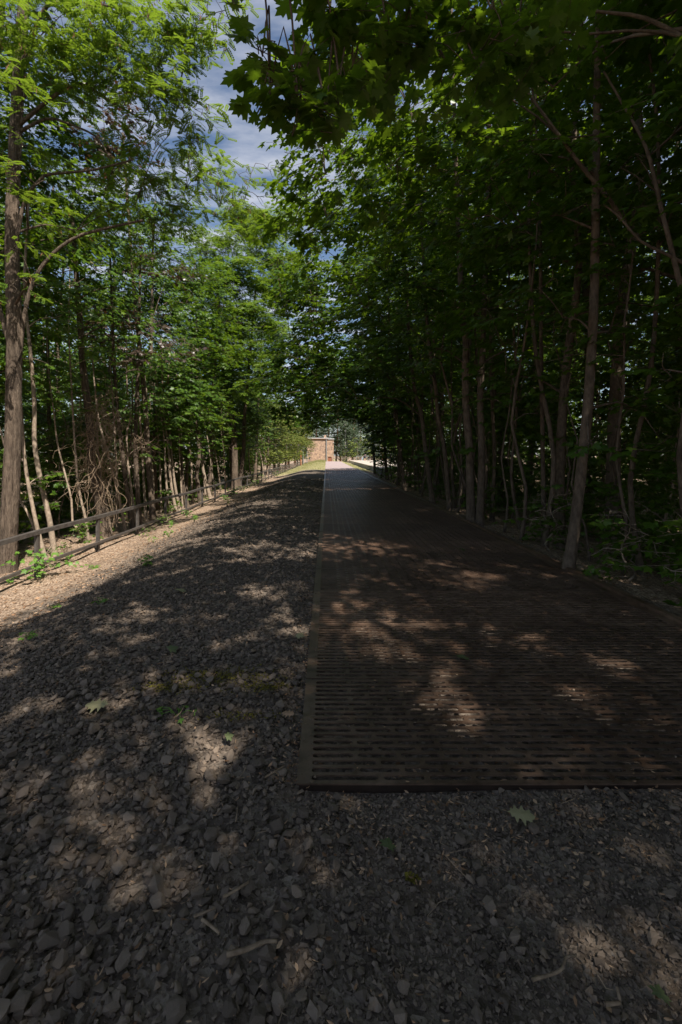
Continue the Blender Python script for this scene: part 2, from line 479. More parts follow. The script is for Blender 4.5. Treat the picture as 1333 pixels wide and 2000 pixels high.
def brick_material(name, c1, c2, mortar, sx=4.0, squash=1.0):
    m, nt, N, L = newmat(name)
    out = N('ShaderNodeOutputMaterial'); p = N('ShaderNodeBsdfPrincipled'); p.inputs['Roughness'].default_value = 0.9
    tc = N('ShaderNodeTexCoord'); sep = N('ShaderNodeSeparateXYZ'); L(tc.outputs['Object'], sep.inputs[0])
    ad = N('ShaderNodeMath'); ad.operation = 'ADD'; L(sep.outputs['X'], ad.inputs[0]); L(sep.outputs['Y'], ad.inputs[1])
    cb = N('ShaderNodeCombineXYZ'); L(ad.outputs[0], cb.inputs[0]); L(sep.outputs['Z'], cb.inputs[1])
    br = N('ShaderNodeTexBrick'); br.inputs['Scale'].default_value = sx
    br.inputs['Color1'].default_value = (*c1, 1); br.inputs['Color2'].default_value = (*c2, 1); br.inputs['Mortar'].default_value = (*mortar, 1)
    br.inputs['Mortar Size'].default_value = 0.03
    L(cb.outputs[0], br.inputs['Vector'])
    n1 = N('ShaderNodeTexNoise'); n1.inputs['Scale'].default_value = 1.6; n1.inputs['Detail'].default_value = 8; n1.inputs['Roughness'].default_value = 0.7
    L(tc.outputs['Object'], n1.inputs['Vector'])
    v = N('ShaderNodeTexVoronoi'); v.inputs['Scale'].default_value = 3.4; L(tc.outputs['Object'], v.inputs['Vector'])
    sc = N('ShaderNodeSeparateColor'); L(v.outputs['Color'], sc.inputs[0])
    rr = ramp(N, [(0.1, (0.35, 0.33, 0.33)), (0.45, (0.9, 0.85, 0.82)), (0.9, (1.45, 1.35, 1.2))])
    av = N('ShaderNodeMath'); av.operation = 'MULTIPLY_ADD'; av.inputs[1].default_value = 0.5
    L(sc.outputs[0], av.inputs[0]); hn = N('ShaderNodeMath'); hn.operation = 'MULTIPLY'; hn.inputs[1].default_value = 0.5
    L(n1.outputs['Fac'], hn.inputs[0]); L(hn.outputs[0], av.inputs[2]); L(av.outputs[0], rr.inputs[0])
    mx = N('ShaderNodeMix'); mx.data_type = 'RGBA'; mx.blend_type = 'MULTIPLY'; mx.inputs[0].default_value = 1.0
    L(br.outputs['Color'], mx.inputs[6]); L(rr.outputs[0], mx.inputs[7]); L(mx.outputs[2], p.inputs['Base Color'])
    L(p.outputs[0], out.inputs[0])
    return m


M_BRICK = brick_material('old_brick', (0.37, 0.235, 0.165), (0.26, 0.165, 0.12), (0.36, 0.31, 0.26), 4.2)
M_PAVING = plain_material('purple_paving', (0.26, 0.20, 0.20), (0.38, 0.31, 0.30), 0.85, 0, 3.0, 0.2, 0.25)
M_GROUND = ground_material()

# ----------------------------------------------------------------- ground
RNG = np.random.default_rng(7)


def sstep(a, b, x):
    t = np.clip((x - a) / (b - a), 0, 1)
    return t * t * (3 - 2 * t)


def ground_z(x, y):
    x = np.asarray(x, float); y = np.asarray(y, float)
    z = np.full(np.broadcast(x, y).shape, -0.062)
    z = z + 0.045 * sstep(-0.12, -0.35, x) * sstep(2.0, 2.6, y)
    z = z + 0.026 * sstep(1.6, 2.12, y) * (1 - sstep(2.225, 2.30, y)) * sstep(-0.35, -0.1, x) * (1 - sstep(3.3, 3.6, x))
    left = sstep(-1.7, -5.4, x)
    z = z - 0.69 * left - 0.5 * sstep(-5.4, -12, x)
    z = z - 0.34 * sstep(3.45, 6.0, x)
    z = z + 0.012 * np.sin(2.1 * x + 0.7) * np.sin(1.7 * y) + 0.010 * np.sin(4.3 * x + 1.3 * y) + 0.006 * np.sin(7.7 * y - 5.1 * x)
    rough = 0.05 * np.sin(1.1 * x + 2.0 * np.sin(0.6 * y)) * np.sin(0.9 * y + 0.4 * x)
    z = z + rough * np.clip(np.maximum(sstep(-4.8, -6.5, x), sstep(3.9, 5.5, x)), 0, 1)
    z = z - 1.0 * sstep(109, 114, y)
    # under the walkway the bed sits a little lower
    under = sstep(-0.16, -0.10, x) * (1 - sstep(3.3, 3.4, x)) * sstep(2.22, 2.30, y) * (1 - sstep(50, 50.6, y))
    return z + 0.012 * under


def build_ground():
    xs = np.concatenate([[-600, -300, -150, -80, -50, -34, -26], np.arange(-22, -6, 0.5), np.arange(-6, 6.01, 0.12), np.arange(6.5, 22, 0.5), [26, 34, 50, 80, 150, 300, 600]])
    ys = np.concatenate([[-200, -80, -40, -20, -12], np.arange(-8, 0, 0.5), np.arange(0, 14, 0.14), np.arange(14, 60, 0.5), np.arange(60, 120, 1.0), [125, 135, 150, 200, 300, 500, 900]])
    X, Y = np.meshgrid(xs, ys)
    Z = ground_z(X, Y)
    V = np.stack([X, Y, Z], -1).reshape(-1, 3)
    nx, ny = len(xs), len(ys)
    i = np.arange(ny - 1)[:, None] * nx; j = np.arange(nx - 1)[None, :]
    F = np.stack([i + j, i + j + 1, i + nx + j + 1, i + nx + j], -1).reshape(-1, 4)
    mb = MB(); mb.add(V, F)
    return tag(mb.build('ground', M_GROUND, smooth=True), 'dark gravel bed falling away to leaf litter under the trees', kind='structure')


GROUND = build_ground()

mb = MB()
mb.box((-0.14, 50.55, -0.5), (3.33, 108.9, -0.01))
tag(mb.build('paving', M_PAVING), 'purplish paving beyond the far end of the steel grating', kind='structure')

# ----------------------------------------------------------------- steel walkway
GX0, GX1, GY0 = -0.145, 3.33, 2.216
P_LEN, P_GAP, NROW = 1.028, 0.016, 18


def panel_mesh():
    bord = 0.071
    inner = (GX1 - GX0) - 2 * bord
    per = inner / 14.5
    gap = 0.024
    fb = 0.014
    pitch = (P_LEN - 2 * fb) / NROW
    hw = 0.0175                     # half slot width
    TH = 0.008
    mb = MB()
    q = 5
    xa, xb = 0.0, GX1 - GX0

    def quad(x0, y0, x1, y1):
        mb.add([[x0, y0, 0], [x1, y0, 0], [x1, y1, 0], [x0, y1, 0]], [(0, 1, 2, 3)])
    for r in range(NROW):
        y0 = fb + r * pitch; y1 = y0 + pitch; yc = (y0 + y1) / 2
        edges = [bord]
        if r % 2 == 0:
            edges += [bord + 1.5 * per + k * per for k in range(14)]
        else:
            edges += [bord + (k + 1) * per for k in range(13)] + [bord + inner]
        quad(xa, y0, bord, y1)
        quad(bord + inner, y0, xb, y1)
        for a, b in zip(edges[:-1], edges[1:]):
            sa, sb = a + gap / 2 + hw, b - gap / 2 - hw
            if a == edges[0]: sa = a + hw
            if b == edges[-1]: sb = b - hw
            th = np.linspace(PI / 2, 3 * PI / 2, 2 * q + 1)
            lft = np.stack([sa + hw * np.cos(th), yc + hw * np.sin(th)], -1)      # top -> bottom on the left end
            rgt = np.stack([sb - hw * np.cos(th), yc - hw * np.sin(th)], -1)      # bottom -> top on the right end
            ring = np.vstack([lft, rgt])
            n = len(ring)
            out = []
            for i, (x, y) in enumerate(ring):
                if i <= 2 * q:
                    c = th[i]
                    px = a if q * 0.5 <= i <= 1.5 * q else sa + (x - sa) * 1.0
                    if i < q * 0.5 or i > 1.5 * q: py = y1 if y > yc else y0; 
                    else: py = yc + (pitch / 2) * (y - yc) / hw / max(abs(math.sin(th[int(q * 0.5 + 0.5)])), 0.5)
                else:
                    ii = i - 2 * q - 1
                    px = b if q * 0.5 <= ii <= 1.5 * q else x
                    if ii < q * 0.5 or ii > 1.5 * q: py = y1 if y > yc else y0
                    else: py = yc + (pitch / 2) * (y - yc) / hw / max(abs(math.sin(th[int(q * 0.5 + 0.5)])), 0.5)
                out.append((px, min(max(py, y0), y1)))
            out = np.array(out)
            z0 = np.zeros((n, 1))
            V = np.vstack([np.hstack([out, z0]), np.hstack([ring, z0]), np.hstack([ring, z0 - TH])])
            F = []
            for i in range(n):
                k = (i + 1) % n
                F.append((i, k, n + k, n + i))
                F.append((n + i, n + k, 2 * n + k, 2 * n + i))
            mb.add(V, F)
    quad(xa, 0, xb, fb)
    quad(xa, P_LEN - fb, xb, P_LEN)
    # outer rim walls
    for (x0, y0, x1, y1) in ((xa, 0, xb, 0), (xb, 0, xb, P_LEN), (xb, P_LEN, xa, P_LEN), (xa, P_LEN, xa, 0)):
        mb.add([[x0, y0, -TH], [x1, y1, -TH], [x1, y1, 0], [x0, y0, 0]], [(0, 1, 2, 3)])
    return mb.mesh('grating_panel', M_STEEL)


walk = tag(empty('steel_walkway', (GX0, GY0, -0.08)), 'long brown steel walkway of slotted grating panels running to the far building', 'walkway')
pm = panel_mesh()
NP = 46
rr = random.Random(3)
for i in range(NP):
    link('grating_panel', pm, walk, (0, i * (P_LEN + P_GAP), 0.08 + rr.uniform(-0.003, 0.003)))
LEN = NP * (P_LEN + P_GAP)
mb = MB(); mb.box((0.012, 0.005, -0.02), (GX1 - GX0 - 0.004, 0.013, 0.0685)); mb.build('front_skirt', M_RUST_SHADE, walk)
mb = MB(); mb.box((0.040, 0.062, -0.02), (0.050, LEN, 0.0685)); mb.build('side_skirt', M_RUST_SHADE, walk)
for i in range(0, NP, 4):
    mb = MB(); mb.box((0.0, 0.0, -0.06), (0.075, 4 * (P_LEN + P_GAP) - 0.012, 0.115))
    mb.build('edge_rail', M_STEEL, walk, loc=(GX1 - GX0 + 0.006, i * (P_LEN + P_GAP), 0))

# ----------------------------------------------------------------- retaining wall, raised platform, railing
PX, PZ = 5.25, 0.24
mb = MB(); mb.box((PX + 0.26, 46, -1.2), (15, 112, PZ - 0.012))
tag(mb.build('platform_ground', M_SANDTOP), 'raised sandy terrace behind the low concrete wall', kind='structure')
wall = tag(empty('retaining_wall', (PX, 44, -0.9)), 'low grey concrete retaining wall along the raised terrace', 'wall')
for k in range(9):
    mb = MB(); mb.box((0, 0, 0), (0.25, 4.99, 0.9 + PZ - 0.03)); mb.build('wall_slab', M_CONC, wall, loc=(0, k * 5.0 - 3, 0))
mb = MB(); mb.box((-0.03, -3, 0), (0.30, 42, 0.09)); mb.build('coping', M_SANDTOP, wall, loc=(0, 0, 0.9 + PZ - 0.028))
rail = tag(empty('handrail', (6.9, 104, PZ)), 'thin grey-green metal handrail on the terrace in front of the far shrubs', 'railing')
for k in range(3):
    mb = MB(); tube(mb, np.array([[0, 0, 0], [0, 0, 1.0]]), 0.035, 0.035, 6); mb.build('post', M_GREENMETAL, rail, loc=(k * 1.3, 0, 0))
mb = MB(); tube(mb, np.array([[-0.04, 0, 1.0], [2.7, 0, 1.0]]), 0.035, 0.035, 6); mb.build('top_rail', M_GREENMETAL, rail)

# ----------------------------------------------------------------- brick building
BY, BX0, BX1, BZ0, BZ1 = 116.0, -4.95, 1.85, -1.1, 5.55
bld = tag(empty('brick_building', (BX0, BY, BZ0)), 'small old brick building with flat roof at the end of the path', 'building')
w = BX1 - BX0; hgt = BZ1 - BZ0
mb = MB()
dx0, dx1, dz1 = 5.36, 6.28, 2.15
mb.box((0, 0, 0), (dx0, 7, hgt)); mb.box((dx1, 0.003, 0), (w, 7, hgt - 0.02)); mb.box((dx0, 0.0, dz1), (dx1, 6.9, hgt - 0.01)); mb.box((dx0, 0.3, 0), (dx1, 6.9, dz1))
mb.build('wall', M_BRICK, bld)
mb = MB(); mb.box((-0.25, -0.3, 0), (5.2, 7.2, 0.16)); rf = mb.build('roof', M_ROOF, bld, loc=(0, 0, hgt + 0.02))
mb = MB(); mb.box((-0.3, -0.36, 0.163), (5.5, 7.25, 0.30)); mb.build('roof_edging', M_WHITE, rf)
mb = MB(); mb.box((0, 0, 0), (0.62, 0.62, 0.75)); mb.build('chimney', M_BRICK, rf, loc=(4.3, 1.2, 0.30))
mb = MB(); mb.box((5.05, -0.25, 0), (w + 0.15, 7.1, 0.14)); mb.build('lower_roof', M_WHITE, bld, loc=(0, 0, hgt - 0.22 + 0.21))
mb = MB(); mb.box((dx0 + 0.01, 0.16, 0.0), (dx1 - 0.01, 0.22, dz1 - 0.01)); mb.build('door', M_DOOR, bld)
mb = MB(); tube(mb, np.array([[4.92, -0.16, 0], [4.92, -0.16, hgt + 0.1]]), 0.13, 0.13, 8); mb.build('downpipe', M_ZINC, bld)
fr = MB(); fr.box((0.42, -0.04, 1.55), (0.80, 0.02, 2.05)); wn = fr.build('window', M_ZINC, bld)
mb = MB(); mb.box((0.47, -0.055, 1.60), (0.75, -0.042, 2.0)); mb.build('pane', M_DARK, wn)
mb = MB(); mb.box((w - 0.12, -0.35, 0), (w + 0.05, 0.0, 0.12)); mb.build('wall_lamp', M_WHITE, bld, loc=(0, 0, hgt - 1.0))

for (px, r, mat, lab, top) in ((588.0, 0.16, M_ROOF, 'thick rust-red post at the far end of the fence', 3.3), (592.6, 0.09, M_ZINC, 'grey metal post between the rust-red post and the brick building', 3.1),
                               (600.2, 0.08, M_ZINC, 'thin grey post close to the corner of the brick building', 3.0)):
    D = 98.0 if px < 590 else 104.0
    x = (px - VX) * D / FPX
    mb = MB(); tube(mb, np.array([[0, 0, 0], [0, 0, top]]), r, r * 0.96, 10)
    z0 = float(ground_z(x, D))
    t = tag(empty('metal_post', (x, D, z0 - 0.1)), lab, 'post')
    mb.build('shaft', mat, t)
    mb = MB(); tube(mb, np.array([[0, 0, top], [0, 0, top + 0.05]]), r * 1.15, r * 1.1, 10); mb.build('cap', mat, t)

# ----------------------------------------------------------------- fence
FX = -5.45
fence = tag(empty('metal_fence', (FX, 2.0, -0.76)), 'low dark metal fence with two rails along the foot of the gravel slope', 'fence')
f_sp = 2.28
f_y = [8.57 + (k - 3) * f_sp for k in range(42)]
for k, y in enumerate(f_y):
    z0 = float(ground_z(FX, y))
    mb = MB(); mb.box((-0.028, -0.045, -0.15), (0.012, 0.045, 0.82)); mb.box((0.016, -0.04, -0.15), (0.034, 0.04, 0.80))
    mb.build('post', M_FENCE, fence, loc=(0, y - 2.0, z0 + 0.76))
for k in range(len(f_y) - 1):
    za, zb = float(ground_z(FX, f_y[k])), float(ground_z(FX, f_y[k + 1]))
    for nm, h0, wd, th in (('top_rail', 0.785, 0.050, 0.075), ('bottom_rail', 0.20, 0.028, 0.055)):
        mb = MB()
        a = 0.003; b = f_sp - 0.003
        off = 0.0 if nm == 'top_rail' else 0.066
        v = [[off - wd, a, za + h0], [off + wd, a, za + h0], [off + wd, b, zb + h0], [off - wd, b, zb + h0],
             [off - wd, a, za + h0 + th], [off + wd, a, za + h0 + th], [off + wd, b, zb + h0 + th], [off - wd, b, zb + h0 + th]]
        mb.add(v, [(0, 3, 2, 1), (4, 5, 6, 7), (0, 1, 5, 4), (1, 2, 6, 5), (2, 3, 7, 6), (3, 0, 4, 7)])
        mb.build(nm, M_FENCE, fence, loc=(0, f_y[k] - 2.0, 0.76))

# ----------------------------------------------------------------- leaves
def mirror_outline(half):
    h = [tuple(p) for p in half]
    return h + [(-x, y) for x, y in reversed(h) if x != 0]


def fan_template(half, fold=0.25, center=(0, 0.36), curl=0.12):
    o = np.array(mirror_outline(half))
    pts = np.vstack([[center], o])
    z = -fold * np.abs(pts[:, 0]) ** 1.3 - curl * pts[:, 1] ** 2
    V = np.column_stack([pts, z])
    n = len(o)
    F = np.array([[0, 1 + i, 1 + (i + 1) % n] for i in range(n)])
    return V, F


MAPLE_HI = fan_template([(0, 0.02), (0.16, -0.07), (0.25, 0.02), (0.50, -0.02), (0.41, 0.14), (0.36, 0.22), (0.48, 0.30), (0.66, 0.44), (0.50, 0.46), (0.46, 0.60), (0.33, 0.54),
                         (0.22, 0.50), (0.29, 0.74), (0.15, 0.74), (0, 1.0)], 0.22)
MAPLE_MID = fan_template([(0, 0.03), (0.48, 0.0), (0.34, 0.21), (0.62, 0.46), (0.40, 0.56), (0.22, 0.50), (0.22, 0.76), (0, 1.0)], 0.25)


def base_fan(half, fold=0.25, curl=0.12):
    pts = np.array(mirror_outline(half))
    V = np.column_stack([pts, -fold * np.abs(pts[:, 0]) ** 1.3 - curl * pts[:, 1] ** 2])
    return V, np.array([[0, i, i + 1] for i in range(1, len(pts) - 1)])


MAPLE_LO = base_fan([(0, 0.0), (0.46, 0.02), (0.33, 0.22), (0.58, 0.5), (0.22, 0.52), (0, 1.0)])
MAPLE_FAR = base_fan([(0, 0.0), (0.58, 0.04), (0.54, 0.5), (0, 1.0)])
OVAL = fan_template([(0, 0), (0.30, 0.2), (0.32, 0.55), (0, 1.0)], 0.3)
OAK = fan_template([(0, 0), (0.04, 0.12), (0.17, 0.16), (0.13, 0.25), (0.34, 0.31), (0.17, 0.41), (0.18, 0.47), (0.40, 0.60), (0.20, 0.64), (0.18, 0.72), (0.29, 0.86), (0.12, 0.87), (0.10, 0.94), (0, 1.0)], 0.25, (0, 0.5), 0.1)


def pinnate_template(pairs=7, L=1.0, leaflet=0.19, wid=0.085, droop=0.5):
    V, F = [], []

    def add_leaflet(base, d, up):
        d = d / np.linalg.norm(d)
        s = np.cross(d, up); s /= np.linalg.norm(s)
        i = len(V)
        V.extend([base, base + d * leaflet * 0.5 + s * wid, base + d * leaflet, base + d * leaflet * 0.5 - s * wid])
        F.append((i, i + 1, i + 2, i + 3))
    for k in range(pairs):
        t = 0.16 + 0.80 * k / (pairs - 1)
        b = np.array([0, L * t, -droop * 0.45 * t * t])
        tang = np.array([0, 1, -droop * 0.9 * t])
        for s in (-1, 1):
            add_leaflet(b, np.array([s * 1.0, 0.35, -0.25]) + 0.0 * tang, np.array([0.25 * s, 0.2, 1.0]))
    t = 0.97
    add_leaflet(np.array([0, L * t, -droop * 0.45 * t * t]), np.array([0.05, 1, -droop * 0.8]), np.array([0, 0.5, 1.0]))
    i = len(V)
    V.extend([np.array([-0.008, 0, 0]), np.array([0.008, 0, 0]), np.array([0.004, L * 0.97, -droop * 0.42]), np.array([-0.004, L * 0.97, -droop * 0.42])])
    F.append((i, i + 1, i + 2, i + 3))
    return np.array(V), np.array(F)


PIN_MID = pinnate_template(7)
PIN_LO = pinnate_template(4, 1.0, 0.28, 0.13)
POD = (np.array([[-0.09, 0, 0], [0.09, 0, 0], [0.11, 0.6, 0.05], [0.0, 1.0, 0.0], [-0.08, 0.6, 0.05]]), np.array([[0, 1, 2], [0, 2, 4], [4, 2, 3]]))


class Leaves:
    def __init__(self): self.p, self.h, self.n, self.s = [], [], [], []

    def add(self, p, h, n, s):
        self.p.append(np.asarray(p, float).reshape(-1, 3)); self.h.append(np.asarray(h, float).reshape(-1, 3))
        self.n.append(np.asarray(n, float).reshape(-1, 3)); self.s.append(np.asarray(s, float).reshape(-1))

    def count(self): return sum(len(p) for p in self.p)

    def into(self, mb, template, rng=None, wlo=0.82, whi=1.18):
        if not self.p: return
        P, H, Nn, S = (np.concatenate(a) for a in (self.p, self.h, self.n, self.s))
        TV, TF = template
        y = nrm(H)
        z = nrm(Nn - (Nn * y).sum(-1, keepdims=True) * y)
        x = np.cross(y, z)
        wv = 1.0 if rng is None else rng.uniform(wlo, whi, len(P))[:, None]
        V = P[:, None, :] + S[:, None, None] * (TV[None, :, 0, None] * (x * wv)[:, None, :] + TV[None, :, 1, None] * y[:, None, :] + TV[None, :, 2, None] * z[:, None, :])
        F = np.arange(len(P))[:, None, None] * len(TV) + TF[None]
        mb.add(V.reshape(-1, 3), F.reshape(-1, TF.shape[1]))


UP = np.array([0, 0, 1.0])


def ellip_points(rng, n, c, r, shell=0.55):
    d = nrm(rng.normal(0, 1, (n, 3)))
    rad = (shell ** 3 + (1 - shell ** 3) * rng.uniform(0, 1, n)) ** (1 / 3)
    m = rng.uniform(0, 1, n) < 0.25
    rad[m] *= rng.uniform(0.2, 0.9, m.sum())
    return c + d * rad[:, None] * np.asarray(r)


def maple_sprays(rng, lv, twig_mb, base, d, length, nleaf, size, tw_r=0.004, flat=0.32, face=(0, 0, 0)):
    n = len(base)
    L = length * rng.uniform(0.7, 1.25, n)
    end = base + d * L[:, None]
    end[:, 2] -= 0.10 * L
    if twig_mb is not None: quick_prisms(twig_mb, base, end, tw_r)
    for k in range(nleaf):
        t = min(1.0, (k // 2 + 0.8) / (nleaf / 2.0))
        side = 1 if k % 2 else -1
        if k == nleaf - 1: side = 0
        pos = base + (end - base) * t
        a = side * np.radians(rng.uniform(35, 85, n)) + rng.normal(0, 0.2, n)
        ca, sa = np.cos(a), np.sin(a)
        h = np.column_stack([d[:, 0] * ca - d[:, 1] * sa, d[:, 0] * sa + d[:, 1] * ca, d[:, 2] * 0.4 - rng.uniform(0.0, 0.55, n)])
        h = nrm(h)
        s = size * rng.uniform(0.62, 1.2, n)
        pos = pos + h * (s * rng.uniform(0.25, 0.6, n))[:, None] + rng.normal(0, 0.012, (n, 3))
        nr = UP + rng.normal(0, flat, (n, 3)) + d * 0.12 + np.asarray(face)
        lv.add(pos, h, nr, s)


def locust_sprays(rng, lv, pods, twig_mb, base, d, length, nleaf, size, pod_frac=0.3, tw_r=0.004, face=(0, 0, 0)):
    n = len(base)
    L = length * rng.uniform(0.7, 1.3, n)
    end = base + d * L[:, None]
    end[:, 2] -= 0.28 * L
    if twig_mb is not None: quick_prisms(twig_mb, base, end, tw_r)
    for k in range(nleaf):
        t = (k + 0.7) / nleaf
        side = 1 if k % 2 else -1
        pos = base + (end - base) * t
        a = side * np.radians(rng.uniform(30, 75, n)) + rng.normal(0, 0.25, n)
        ca, sa = np.cos(a), np.sin(a)
        h = nrm(np.column_stack([d[:, 0] * ca - d[:, 1] * sa, d[:, 0] * sa + d[:, 1] * ca, d[:, 2] * 0.3 - rng.uniform(-0.2, 0.45, n)]))
        lv.add(pos, h, UP + rng.normal(0, 0.35, (n, 3)) + np.asarray(face), size * rng.uniform(0.65, 1.2, n))
    if pods is not None:
        m = rng.uniform(0, 1, n) < pod_frac
        b = (base + (end - base) * rng.uniform(0.3, 0.9, (n, 1)))[m]
        for k in range(5):
            q = len(b)
            h = nrm(np.column_stack([rng.normal(0, 0.22, q), rng.normal(0, 0.22, q), -np.ones(q)]))
            pods.add(b + rng.normal(0, 0.025, (q, 3)) + np.array([0, 0, -0.02]), h, rng.normal(0, 1, (q, 3)), rng.uniform(0.055, 0.085, q))


def trunk_at_z(pts, z):
    i = int(np.clip(np.searchsorted(pts[:, 2], z), 1, len(pts) - 1))
    t = np.clip((z - pts[i - 1, 2]) / max(1e-6, pts[i, 2] - pts[i - 1, 2]), 0, 1)
    return pts[i - 1] * (1 - t) + pts[i] * t, i / len(pts)


def make_tree(name, trunk, r0, r1, clumps, kind='maple', size=0.13, dens=95.0, nleaf=10, twig=0.42, template=None, bark=None, leafmat=None,
              rng=None, face=(0, 0, 0), seg=9, rough=0.02, step=0.25, flare=0.35, extra_limbs=(), twigs=True, limb_r=0.34, pod_frac=0.3, min_attach=0.22, hier=True):
    """clumps: (centre xyz, radius or (rx,ry,rz)) in world space. Returns an Empty with trunk, branchwork and crown below it."""
    rng = rng or np.random.default_rng(1)
    trunk = np.asarray(trunk, float)
    base = trunk[0].copy()
    root = empty(name, base)
    T = resample(trunk - base, step)
    mt, mbr, mc, mp = MB(), MB(), MB(), MB()
    tube(mt, T, r0, r1, seg, rng, rough, flare, power=0.85)
    lv, pods = Leaves(), Leaves()
    nodes = [(p, r0 + (r1 - r0) * i / len(T), 0.0) for i, p in enumerate(T) if p[2] >= T[-1, 2] * min_attach]
    order = sorted(clumps, key=lambda cr: np.linalg.norm((np.asarray(cr[0]) - base)[:2] - trunk_at_z(T, cr[0][2] - base[2])[0][:2]))
    for (c, r) in order:
        c = np.asarray(c, float) - base
        r = np.array([r, r, r * 0.72]) if np.isscalar(r) else np.asarray(r, float)
        hd = np.linalg.norm(c[:2] - trunk_at_z(T, c[2])[0][:2])
        NP_ = np.array([q[0] for q in nodes]); NR_ = np.array([q[1] for q in nodes]); NL_ = np.array([q[2] for q in nodes])
        cost = np.linalg.norm(NP_ - c, axis=1) + np.maximum(0, NP_[:, 2] + 0.25 * hd - c[2]) * 0.9 + NL_ * 0.25
        bi = int(np.argmin(cost))
        A = NP_[bi]
        ra = min(NR_[bi] * (limb_r if NL_[bi] == 0 else 0.7), 0.012 + 0.012 * np.linalg.norm(c - A)) + 0.003
        mid = A * 0.5 + c * 0.5 + rng.normal(0, 0.06, 3) * np.linalg.norm(c - A) + np.array([0, 0, 0.10 * hd])
        if hier:
            limb = resample([A, mid, c], 0.35)
            tube(mbr, limb, ra, max(0.006, ra * 0.35), 5, rng, 0.05, cap=False)
            for q in range(1, len(limb)):
                nodes.append((limb[q], ra + (max(0.006, ra * 0.35) - ra) * q / len(limb), NL_[bi] + np.linalg.norm(limb[q] - A)))
        vol = 4.19 * r[0] * r[1] * r[2]
        ns = max(3, int(vol * dens / nleaf))
        pts = ellip_points(rng, ns, c, r)
        nb = max(3, min(9, ns // 5))
        if hier:
            ends = ellip_points(rng, nb, c, r * 0.85)
            for e in ends:
                s = c + (mid - c) * rng.uniform(0, 0.35)
                tube(mbr, resample([s, (s + e) / 2 + rng.normal(0, 0.05, 3), e], 0.3), max(0.005, ra * 0.33), 0.004, 4, cap=False)
        out = pts - c
        out2 = np.column_stack([out[:, 0], out[:, 1], out[:, 2] * 0.25]) / r.max() + 0.35 * nrm(np.column_stack([c[0] - A[0] + 0 * pts[:, 0], c[1] - A[1] + 0 * pts[:, 0], 0 * pts[:, 0]])) + rng.normal(0, 0.35, (ns, 3)) * np.array([1, 1, 0.35])
        d = nrm(out2)
        b0 = pts - d * twig * 0.5
        if kind == 'maple': maple_sprays(rng, lv, mbr if twigs else None, b0, d, twig, nleaf, size, face=face)
        elif kind == 'locust': locust_sprays(rng, lv, pods, mbr if twigs else None, b0, d, twig, nleaf, size, pod_frac, face=np.asarray(face) * 0.3)
    for (pts, ra, rb) in extra_limbs:
        ml = MB(); tube(ml, resample(np.asarray(pts, float) - base, 0.2), ra, rb, 9, rng, 0.03, cap=False)
        ml.build('limb', bark or M_BARK_M, root, smooth=True)
    mt.build('trunk', bark or M_BARK_M, root, smooth=True)
    if not mbr.empty():
        bw = mbr.build('branchwork', bark or M_BARK_M, root, smooth=True); bw['kind'] = 'stuff'
    if lv.count():
        lv.into(mc, template or (MAPLE_MID if kind == 'maple' else PIN_MID), rng)
        cr = mc.build('crown', leafmat or (M_MAPLE if kind == 'maple' else M_LOCUST), root)
        cr['kind'] = 'stuff'
    if pods.count():
        pods.into(mp, POD, rng)
        sp = mp.build('seed_pods', M_POD, root); sp['kind'] = 'stuff'
    return root


def copy_tree(root, loc, rz, sc=1.0, lean=(0, 0)):
    r = root.copy(); COL.objects.link(r)
    r.location = tuple(float(v) for v in loc); r.rotation_euler = (lean[0], lean[1], rz); r.scale = (sc, sc, sc)
    for ch in root.children:
        c = ch.copy(); COL.objects.link(c); c.parent = r
    return r


ORD = ['first', 'second', 'third', 'fourth', 'fifth', 'sixth', 'seventh', 'eighth', 'ninth', 'tenth', 'eleventh', 'twelfth', 'thirteenth', 'fourteenth', 'fifteenth', 'sixteenth', 'seventeenth', 'eighteenth',
       'nineteenth', 'twentieth', 'twenty-first', 'twenty-second', 'twenty-third', 'twenty-fourth']


def pxl(pts, D, d1=None):
    d1 = D if d1 is None else d1
    n = len(pts)
    return np.array([W(x, y, D + (d1 - D) * i / max(1, n - 1)) for i, (x, y) in enumerate(pts)])


def plant(P, dz=0.06):
    """move the foot of a trunk onto the ground"""
    P = np.array(P, float)
    P[0, 2] = float(ground_z(P[0, 0], P[0, 1])) - dz
    if P[1, 2] <= P[0, 2] + 0.05: P[1, 2] = P[0, 2] + 0.3
    return P


def C(lst, jit=0.0):
    return [(W(x, y, D), r) for (x, y, D, r) in lst]


# ---- the maples lining the right edge of the walkway (traced trunks, overhanging crowns)
rg = lambda s: np.random.default_rng(s)
G_R = 'maples along the edge of the walkway'

